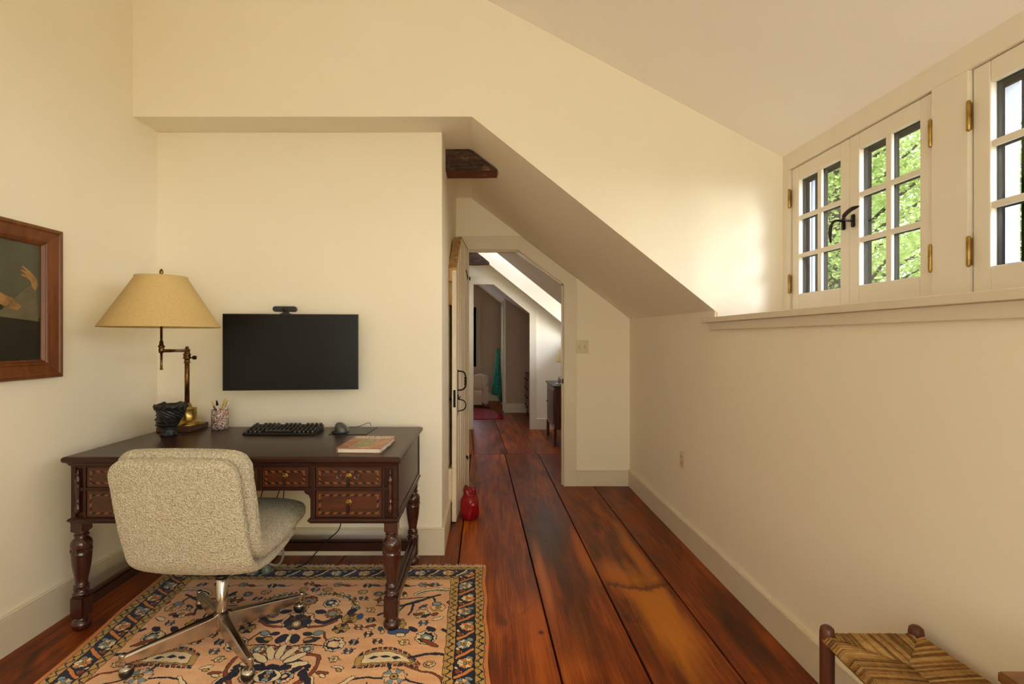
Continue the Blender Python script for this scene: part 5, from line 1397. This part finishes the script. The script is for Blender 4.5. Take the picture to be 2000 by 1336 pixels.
# ------------------------------------------------------------------ open plank door
dA = Vector((-.208, 3.53)); dB = Vector((-.160, 4.405)); dv2 = (dB - dA); DL = dv2.length; da = math.atan2(dv2.y, dv2.x)
door = empty('door_1', (dA.x, dA.y, .008), da); struct(door)     # local x along the door towards its hinges, +y = back (towards the wall)
mb = MB(); cuts = [0, .155, .30, .455, .60, .74, DL]
def dtop(x): return 1.745 + (2.028 - 1.745) * min(1, x / .345)
for i in range(len(cuts) - 1):
    a, b = cuts[i] + (.0015 if i else 0), cuts[i + 1] - .0015
    pts = [(a, 0), (b, 0), (b, dtop(b))] + ([(.345, dtop(.345))] if a < .345 < b else []) + [(a, dtop(a))]
    mb.prism(pts, 'Y', .0 + (.001 if i % 2 else 0), .030)
    for xb in (b - .012,):     # bead along each board
        mb.tube([(xb, .001, .01), (xb, .001, dtop(xb) - .01)], .0045, 6)
mb.build('plank_panel', M['door'], door, bevel=.003)
mb = MB()
for z0, z1, xa, xb in ((.13, .36, .03, DL - .04),): mb.box((xa - .01, .030, z0), (xb, .055, z1), .004)
mb.build('batten', M['door'], door)
mb = MB(); mb.box((.02, .030, 1.50), (DL - .04, .055, 1.66), .004); mb.prism([(.0, 1.66), (.34, 1.95), (.34, 2.03), (.0, 1.75)], 'Y', .030, .055); mb.build('batten', M['doorraw'], door)
mb = MB(); mb.prism([(-.002, 1.735), (-.002, 1.752), (.345, 2.036), (DL, 2.036), (DL, 2.028), (.345, 2.028)], 'Y', -.001, .031); mb.build('worn_top_edge', M['doorraw'], door)
for z in (1.80, .26):   # strap hinges
    h = MB(); h.prism([(DL - .17, z + .035), (DL - .145, z + .035), (DL - .02, z - .006), (DL + .02, z - .006), (DL + .02, z - .03), (DL - .03, z - .03), (DL - .165, z + .015)], 'Y', -.005, .0)
    h.lathe([(.008, -.034), (.008, .004)], (DL + .022, -.004, z), 12); h.box((DL + .02, -.018, z - .028), (DL + .055, -.012, z - .002))
    for q in (.14, .09, .04): h.ball((DL - q, -.005, z + .02 - (.16 - q) * .2), .005, 1, .6, 1, 1)
    h.build('strap_hinge', M['iron'], door)
h = MB(); h.box((.070, -.004, .875), (.095, 0, 1.045)); h.tube(spline([(.082, -.002, 1.035), (.082, -.040, 1.030), (.082, -.056, 1.00), (.082, -.056, .93), (.082, -.035, .905), (.082, -.002, .90)], 6), .0055, 8)
for z in (.945, .965, .985): h.ball((.082, -.056, z), .0095, sub=2)
h.build('thumb_latch', M['iron'], door)
h = MB(); h.box((.065, -.005, .84), (.12, 0, .87)); h.tube([(.06, -.012, .845), (.17, -.012, .845)], .004, 8); h.tube(spline([(.082, -.004, .838), (.085, -.045, .825), (.085, -.058, .795), (.085, -.045, .765), (.082, -.004, .752)], 6), .004, 8); h.box((.076, -.003, .72), (.090, 0, .84)); h.build('latch_bar', M['iron'], door)
h = MB(); h.box((.055, .030, .80), (.10, .034, .88)); h.lathe([(.006, .034), (.006, .048), (.012, .052), (.014, .060), (.0, .066)], (.075, 0, .835), 14, 'Y'); h.build('rear_knob', M['bronze'], door)
h = MB(); h.prism([(-.0005, .79), (-.0005, .91), (-.003, .91), (-.003, .79)][::-1], 'Y', .004, .020) ; h.build('edge_plate', M['iron'], door)

# red ceramic door stop
px_, py_ = -.118, 3.62
ds = empty('door_stop', (px_, py_, 0), label='glossy red ceramic jug-shaped door stop beside the open plank door', cat='door stop'); 
def jug():
    vs = []; fs = []; ns, nz = 64, 60
    P = [(0, .045), (.01, .054), (.06, .063), (.25, .067), (.5, .066), (.62, .061), (.72, .050), (.80, .040), (.87, .040), (.94, .040), (1.0, .028)]
    for i in range(nz + 1):
        t = i / nz
        for (a, ra), (b, rb) in zip(P, P[1:]):
            if t <= b: u = (t - a) / (b - a); r0_ = ra + (rb - ra) * u; break
        for k in range(ns):
            a = 2 * math.pi * k / ns; r = r0_
            if t > .66: r *= 1 + (t - .66) * 1.1 * math.cos(2 * a + .6) * .6; r += .0035 * math.sin(a * 7 + t * 20) * min(1, (t - .66) * 6)
            r += .002 * math.sin(3 * a + t * 9)
            vs.append((r * math.cos(a), r * math.sin(a), t * .222 + (.012 * math.cos(2 * a + .6) if t > .98 else 0)))
    for i in range(nz):
        for k in range(ns): fs.append((i * ns + k, i * ns + (k + 1) % ns, (i + 1) * ns + (k + 1) % ns, (i + 1) * ns + k))
    fs += [tuple(range(ns - 1, -1, -1)), tuple(nz * ns + k for k in range(ns))]
    m = MB(); m.faces(vs, fs, True); m.build('body', M['red'], ds)
jug()
m = MB(); m.tube(spline([(.040, -.012, .150), (.034, -.034, .158), (.008, -.050, .172), (-.022, -.040, .160), (-.040, -.018, .150)], 6), .0045, 8); m.tube(spline([(.02, -.040, .165), (.03, -.030, .19), (.026, -.018, .205)], 5), .005, 8); m.build('neck_knot', M['red'], ds)
m = MB(); m.tube([(.026 + .006 * math.cos(R(a)), -.0635 + .001 * math.sin(R(a)), .118 + .006 * math.sin(R(a))) for a in range(0, 361, 30)], .0014, 6); m.build('ring_mark', M['paper'], ds)

# switch and outlet
sw = empty('light_switch', (.8265, 4.43, 1.2035), label='cream double toggle light switch plate beside the door casing', cat='light switch')
m = MB(); m.box((-.0575, -.006, -.0575), (.0575, 0, .0575), .003); m.build('plate', m_plain('ivory_switch_plate', C(222, 208, 178), None, 5, .3), sw)
for x in (-.024, .024):
    m = MB(); m.box((x - .005, -.014, -.002), (x + .005, -.005, .010), .001); m.box((x - .006, -.0066, -.013), (x + .006, -.0055, .013)); m.build('toggle', m_plain('ivory_toggle', C(196, 178, 146), None, 5, .3), sw)
ot = empty('wall_outlet', (XR, 3.235, .505), label='ivory double socket outlet low on the right wall', cat='outlet')
m = MB(); m.box((-.006, -.036, -.052), (0, .036, .056), .003); m.build('plate', m_plain('ivory_outlet_plate', C(222, 204, 172), None, 5, .3), ot)
for z in (-.020, .022):
    m = MB(); m.box((-.0085, -.017, z - .014), (-.005, .017, z + .014), .003); s_ = m.build('socket', m_plain('ivory_socket', C(206, 186, 152), None, 5, .35), ot)
    m = MB(); m.box((-.0088, -.007, z - .004), (-.0084, -.005, z + .006)); m.box((-.0088, .005, z - .004), (-.0084, .007, z + .006)); m.build('slot', M['iron'], s_)

# cables and the small glass thing under the desk
c = MB(); c.tube(spline([(-1.02, 2.60, .42), (-1.03, 2.66, .34), (-1.08, 2.72, .20), (-1.09, 2.74, .10), (-1.12, 2.74, .060), (-1.17, 2.73, .075), (-1.22, 2.72, .085), (-1.30, 2.72, .05), (-1.38, 2.76, .012)], 8), .0065, 10)
tag(c.build('power_cable', M['cable']), 'thick grey power cable hanging in a loop under the desk', 'cable')
for i, (x0, x1, bx) in enumerate(((-1.30, -1.33, -1.40), (-1.24, -1.28, -1.36), (-1.16, -1.15, -1.30), (-1.12, -1.19, -1.18))):
    c = MB(); c.tube(spline([(x0, 2.88, .66), (x0 + .01, 2.90, .56), (x1, 2.90, .36), (x1 - .02, 2.86, .15), (bx, 2.84, .008)], 8), .003, 6)
    tag(c.build('black_cable', M['black']), 'thin black cable hanging behind the kneehole of the desk', 'cable', 'cables behind the desk')
c = MB(); c.tube(spline([(-.795, 2.78, .478), (-.785, 2.78, .38), (-.80, 2.79, .24), (-.88, 2.80, .16), (-.98, 2.80, .05), (-1.05, 2.82, .008)], 8), .0032, 6)
tag(c.build('black_cable', M['black']), 'black cable dropping from the right pedestal of the desk', 'cable')
c = MB((-1.19, 2.77, 0)); c.lathe([(0, 0), (.022, .001), (.026, .010), (.026, .030), (.018, .040), (.014, .046), (.018, .050), (.0, .052)], (-1.19, 2.77, 0), 16)
o = c.build('glass_stopper', m_plain('smoky_glass', C(120, 130, 120), None, 5, .08)); o.location = (-1.19, 2.77, 0); tag(o, 'small shiny glass stopper on the floor behind the chair', 'stopper')

# ------------------------------------------------------------------ rush stool and small table at the lower right
st = empty('rush_stool', (1.06, 1.22, 0), label='red-brown wooden stool with woven rush seat by the right wall', cat='stool'); O = st.location
sx0, sx1, sy0, sy1 = .945, 1.192, 1.03, 1.42; sztop = .452
for x, y in ((sx0, sy1), (sx1, sy1), (sx0 - .02, sy0), (sx1, sy0)):
    m = MB(O); m.lathe([(.0, 0), (.014, 0), (.017, .05), (.018, .30), (.0185, .455), (.0165, .468), (.010, .474), (.0, .475)], (x, y, 0), 24); m.build('leg', M['stoolwood'], st)
for z in (.14, .27):
    for a, b in (((sx0, sy1, z), (sx1, sy1, z)), ((sx0 - .02, sy0, z), (sx1, sy0, z)), ((sx0, sy1, z + .03), (sx0 - .02, sy0, z + .03)), ((sx1, sy1, z + .03), (sx1, sy0, z + .03))):
        m = MB(O); m.tube([a, b], .009, 12); m.build('rung', M['stoolwood'], st)
# rush seat: four wedges of cords meeting in a ridge
m = MB(O); tones = []
corn = [Vector((sx0 - .004, sy1 - .002)), Vector((sx1 + .004, sy1 - .002)), Vector((sx1 + .006, sy0)), Vector((sx0 - .026, sy0))]
rgs = random.Random(2)
def cords(a, b, c, d, n, z=sztop):
    """edge a-b is a rail; cords run from it towards the inner line c-d (c near a)"""
    for i in range(n):
        t = (i + .5) / n; p = a.lerp(b, t); 
        inner = c.lerp(d, t)
        k0 = len(m.bm.faces)
        r = (b - a).length / n * rgs.uniform(.46, .6)
        out = (p - inner).normalized() * .012
        zz = rgs.uniform(-.001, .001)
        jit = Vector((rgs.uniform(-.001, .001), rgs.uniform(-.001, .001)))
        pts = [(p.x, p.y, z - .030), (p.x + out.x, p.y + out.y, z - .014 + zz), (p.x, p.y, z + zz), (p.x * .7 + inner.x * .3 + jit.x, p.y * .7 + inner.y * .3 + jit.y, z - .003 + zz), (inner.x, inner.y, z - .008 + zz)]
        m.tube(pts, [r, r, r, r, r * .9], 7)
        tn = rgs.random(); tones.extend([tn] * (len(m.bm.faces) - k0))
# diagonal meeting points
ax = corn[0].lerp(corn[1], .5); w_half = (corn[1] - corn[0]).length * .5
P1 = Vector((ax.x, ax.y - w_half * .95)); bx_ = corn[3].lerp(corn[2], .5); P2 = Vector((bx_.x, bx_.y + w_half * .95))
def tri_cords(a, b, apex, n, z=sztop):
    for i in range(n):
        t = (i + .5) / n; p = a.lerp(b, t)
        # cords perpendicular to the rail, ending on the diagonals to the apex
        ta = (apex - a); f = t / .5 if t < .5 else (1 - t) / .5
        e = a.lerp(apex, min(1, f)) if t < .5 else b.lerp(apex, min(1, f))
        # keep the same parameter along the rail
        mid = p + (apex - a.lerp(b, .5)) * f
        k0 = len(m.bm.faces); r = (b - a).length / n * rgs.uniform(.46, .6); out = (p - mid).normalized() * .012 if (p - mid).length > .001 else Vector((0, 0))
        zz = rgs.uniform(-.001, .001)
        m.tube([(p.x, p.y, z - .030), (p.x + out.x, p.y + out.y, z - .014 + zz), (p.x, p.y, z + zz), (p.x * .5 + mid.x * .5, p.y * .5 + mid.y * .5, z - .003 + zz), (mid.x, mid.y, z - .008 + zz)], [r, r, r, r, r * .9], 7)
        tn = rgs.random(); tones.extend([tn] * (len(m.bm.faces) - k0))
tri_cords(corn[0], corn[1], P1, 46); tri_cords(corn[3], corn[2], P2, 46)
def side_cords(a, b, p1, p2, n, z=sztop):   # long sides
    for i in range(n):
        t = (i + .5) / n; p = a.lerp(b, t); L = (b - a).length; k1 = w_half * .95 / L
        if t < k1: q = a.lerp(p1, t / k1)
        elif t > 1 - k1: q = b.lerp(p2, (1 - t) / k1)
        else: q = p1.lerp(p2, (t - k1) / (1 - 2 * k1))
        k0 = len(m.bm.faces); r = L / n * rgs.uniform(.46, .6); dd = (p - q); out = dd.normalized() * .012 if dd.length > .001 else Vector((0, 0)); zz = rgs.uniform(-.001, .001)
        m.tube([(p.x, p.y, z - .030), (p.x + out.x, p.y + out.y, z - .014 + zz), (p.x, p.y, z + zz), (p.x * .5 + q.x * .5, p.y * .5 + q.y * .5, z - .003 + zz), (q.x, q.y, z - .008 + zz)], [r, r, r, r, r * .9], 7)
        tn = rgs.random(); tones.extend([tn] * (len(m.bm.faces) - k0))
side_cords(corn[0], corn[3], P1, P2, 74); side_cords(corn[1], corn[2], P1, P2, 74)
k0 = len(m.bm.faces)
m.prism([(corn[0].x, corn[0].y), (corn[1].x, corn[1].y), (corn[2].x, corn[2].y), (corn[3].x, corn[3].y)], 'Z', sztop - .028, sztop - .012)
tones.extend([0] * (len(m.bm.faces) - k0))
so = m.build('rush_seat', M['rush'], st)
at = so.data.attributes.new('tone', 'FLOAT', 'FACE'); at.data.foreach_set('value', (tones + [0.5] * len(so.data.polygons))[:len(so.data.polygons)])

tb = empty('side_table', (1.10, .78, 0), label='brown wooden table corner at the lower right edge, nearer than the rush stool', cat='table'); O = tb.location
m = MB(O); m.box((1.0, .56, .598), (1.225, 1.005, .62), .004); m.build('tabletop', M['tablewood'], tb)
m = MB(O); m.box((1.02, .58, .54), (1.21, .985, .598)); m.build('apron', M['tablewood'], tb, bevel=.002)
for x in (1.03, 1.20):
    for y in (.59, .975): m = MB(O); m.box((x - .012, y - .012, 0), (x + .012, y + .012, .598)); m.build('leg', M['tablewood'], tb, bevel=.002)

# ------------------------------------------------------------------ hallway furniture
cab = empty('wooden_cabinet', (1.01, 6.39, 0), label='red-brown wooden cabinet with dark top on tall legs in the hallway', cat='cabinet'); O = cab.location
m = MB(O); m.box((.80, 6.03, .20), (1.22, 6.76, .695)); m.build('body', M['reddesk'], cab, bevel=.003)
m = MB(O); m.box((.785, 6.0, .695), (1.235, 6.79, .718), .004); m.build('top', M['slate'], cab)
for x in (.812, 1.205):
    for y in (6.05, 6.745): m = MB(O); m.prism([(x - .018, 0), (x + .014, 0), (x + .018, .21), (x - .018, .21)], 'Y', y - .018, y + .018); m.build('leg', M['reddesk'], cab)
m = MB(O); m.box((.793, 6.08, .25), (.80, 6.70, .66)); d_ = m.build('door', m_wood('grey_brown_panel', C(74, 48, 44), C(110, 78, 70), 'Z', .4, 6), cab, bevel=.002)
m = MB(O); m.ball((.786, 6.62, .47), .012, sub=2); m.build('knob', M['darkbrass'], d_)
for k, z in enumerate((.27, .41, .55)):
    m = MB(O); m.box((.86, 6.022, z), (1.17, 6.03, z + .12)); q = m.build('front_panel', M['reddesk'], cab, bevel=.002)
lm = empty('table_lamp', (1.02, 6.34, .718), label='table lamp with tan shade on the hallway cabinet, mostly hidden by the door casing', cat='lamp'); O = lm.location
m = MB(O); m.lathe([(.0, .718), (.06, .72), (.05, .74), (.02, .76), (.04, .82), (.04, .88), (.012, .93), (.008, 1.0), (0, 1.0)], (1.02, 6.34, 0), 24); m.build('base', M['white'], lm)
m = MB(O); m.lathe([(.155, .985), (.158, .988), (.155, .994), (.095, 1.165), (.093, 1.165), (.15, .994), (.152, .985)], (1.02, 6.34, 0), 40); m.build('lamp_shade', M['shade'], lm)
m = MB((.90, 6.25, .718)); m.lathe([(0, .718), (.055, .718), (.058, .728), (0, .73)], (.90, 6.25, 0), 24); o = m.build('tray', M['white']); o.location = (.90, 6.25, .718); tag(o, 'small white round tray on the hallway cabinet', 'tray')
for i, (x, y, h_, l_) in enumerate(((.885, 6.24, .08, 'short pale bottle on the white tray in the hallway'), (.925, 6.26, .12, 'taller pale bottle behind the short one on the tray'))):
    m = MB((x, y, .73)); m.lathe([(0, .73), (.017, .73), (.017, .73 + h_ * .7), (.008, .73 + h_ * .78), (.008, .73 + h_), (0, .73 + h_)], (x, y, 0), 16); o = m.build('bottle', m_plain('pale_bottle%d' % i, C(150, 138, 128), None, 5, .2)); o.location = (x, y, .73); tag(o, l_, 'bottle')
# far dresser
dr2 = empty('chest_of_drawers', (.88, 8.47, 0), label='old brown chest of drawers with dark knobs in the far room', cat='dresser'); O = dr2.location
wd2 = m_wood('worn_brown_chest', C(96, 66, 50), C(134, 98, 76), 'Y', .5, 6)
m = MB(O); m.box((.675, 8.16, .08), (1.1, 8.78, .68)); m.build('body', wd2, dr2, bevel=.003)
m = MB(O); m.box((.66, 8.14, .68), (1.12, 8.80, .70), .003); m.build('top', wd2, dr2)
for x in (.70, 1.07):
    for y in (8.19, 8.75): m = MB(O); m.box((x - .015, y - .015, 0), (x + .015, y + .015, .08)); m.build('leg', wd2, dr2)
for z in (.10, .245, .39, .535):
    m = MB(O); m.box((.668, 8.19, z), (.675, 8.75, z + .13)); d_ = m.build('drawer', wd2, dr2, bevel=.002)
    for y in (8.30, 8.64): m = MB(O); m.ball((.658, y, z + .07), .013, sub=2); m.build('knob', M['iron'], d_)
# scalloped armchair
ac = empty('armchair', (-.24, 9.66, 0), label='pale pink scalloped-back plush armchair in the far room', cat='armchair'); O = ac.location
def plush(name, pts, yz0, yz1, r, n=0):
    pass
m = MB(O)     # scalloped back shell
vs = []; fs = []; na = 60
for i in range(na + 1):
    a = R(-30 + 240 * i / na)      # arc open to the camera (-Y)
    ht = .56 + .035 * abs(math.sin(i / na * math.pi * 4)) - .15 * max(0, abs(i / na - .5) * 2 - .6)
    if abs(i / na - .5) > .34: ht = .46
    for rr, z in ((.20, .06), (.20, ht - .03), (.215, ht), (.245, ht + .008), (.275, ht - .01), (.285, ht - .05), (.275, .06)):
        vs.append((-.24 + rr * math.cos(a), 9.66 + rr * math.sin(a) * .8, z))
for i in range(na):
    for k in range(6): fs.append((i * 7 + k, i * 7 + k + 1, (i + 1) * 7 + k + 1, (i + 1) * 7 + k))
    fs.append((i * 7 + 6, i * 7, (i + 1) * 7, (i + 1) * 7 + 6))
fs += [tuple(range(7)), tuple(na * 7 + k for k in range(6, -1, -1))]
m.faces(vs, fs, True); m.build('backrest', M['boucle2'], ac)
m = MB(O); m.box((-.44, 9.44, .05), (-.04, 9.80, .30), .04); m.build('seat', M['boucle2'], ac)
for x in (-.48, -.01):
    m = MB(O); m.box((x - .045, 9.40, .04), (x + .045, 9.68, .44), .04); m.build('arm', M['boucle2'], ac)
# crimson rug with ragged end
rr_ = empty('crimson_rug', (-.15, 8.8, 0), label='crimson and pink fringed rug on the far room floor', cat='rug'); O = rr_.location
m = MB(O); m.box((-.60, 8.05, 0), (-.04, 9.25, .012)); m.build('pile', M['redrug'], rr_)
m = MB(O); m.prism([(-.04, 8.05), (.19, 8.12), (.20, 8.55), (.12, 9.1), (-.04, 9.25)], 'Z', 0, .012); m.build('faded_end', M['redrug2'], rr_)
m = MB(O)
for k in range(16):
    t = k / 15; y = 8.10 + t * .5; m.tube([(.19, y, .008), (.235, y + .01 * math.sin(k * 2.1), .010), (.27 + .01 * math.sin(k * 3), y + .02 * math.sin(k), .006)], [.009, .007, .003], 6)
m.build('fringe', M['redrug'], rr_)
# teal tulle skirt hanging on the closet door
tk = MB((.20, 9.62, 1.06)); vs = []; fs = []; ns, nz = 48, 30
for i in range(nz + 1):
    t = i / nz
    for k in range(ns):
        a = 2 * math.pi * k / ns; r = (.035 + .075 * t ** .8) * (1 + .16 * math.sin(a * 9 + t * 3) * (t + .15)); 
        vs.append((.222 - .03 * t + r * math.cos(a) * .82, 9.62 + r * 1.3 * math.sin(a), 1.055 - .80 * t + .03 * math.sin(a * 5) * t - (.15 * t * max(0, math.cos(a)))))
for i in range(nz):
    for k in range(ns): fs.append((i * ns + k, i * ns + (k + 1) % ns, (i + 1) * ns + (k + 1) % ns, (i + 1) * ns + k))
fs += [tuple(range(ns - 1, -1, -1)), tuple(nz * ns + k for k in range(ns))]
tk.faces(vs, fs, True)
for k in range(10): tk.ball((.222 + random.uniform(-.03, .03), 9.60 + random.uniform(-.03, .03), 1.05 + random.uniform(-.02, .03)), .018, sub=2)
o = tk.build('tulle_dress', M['tulle']); o.location = (.20, 9.62, 1.06); tag(o, 'teal tulle dress hanging on the far room door', 'dress')
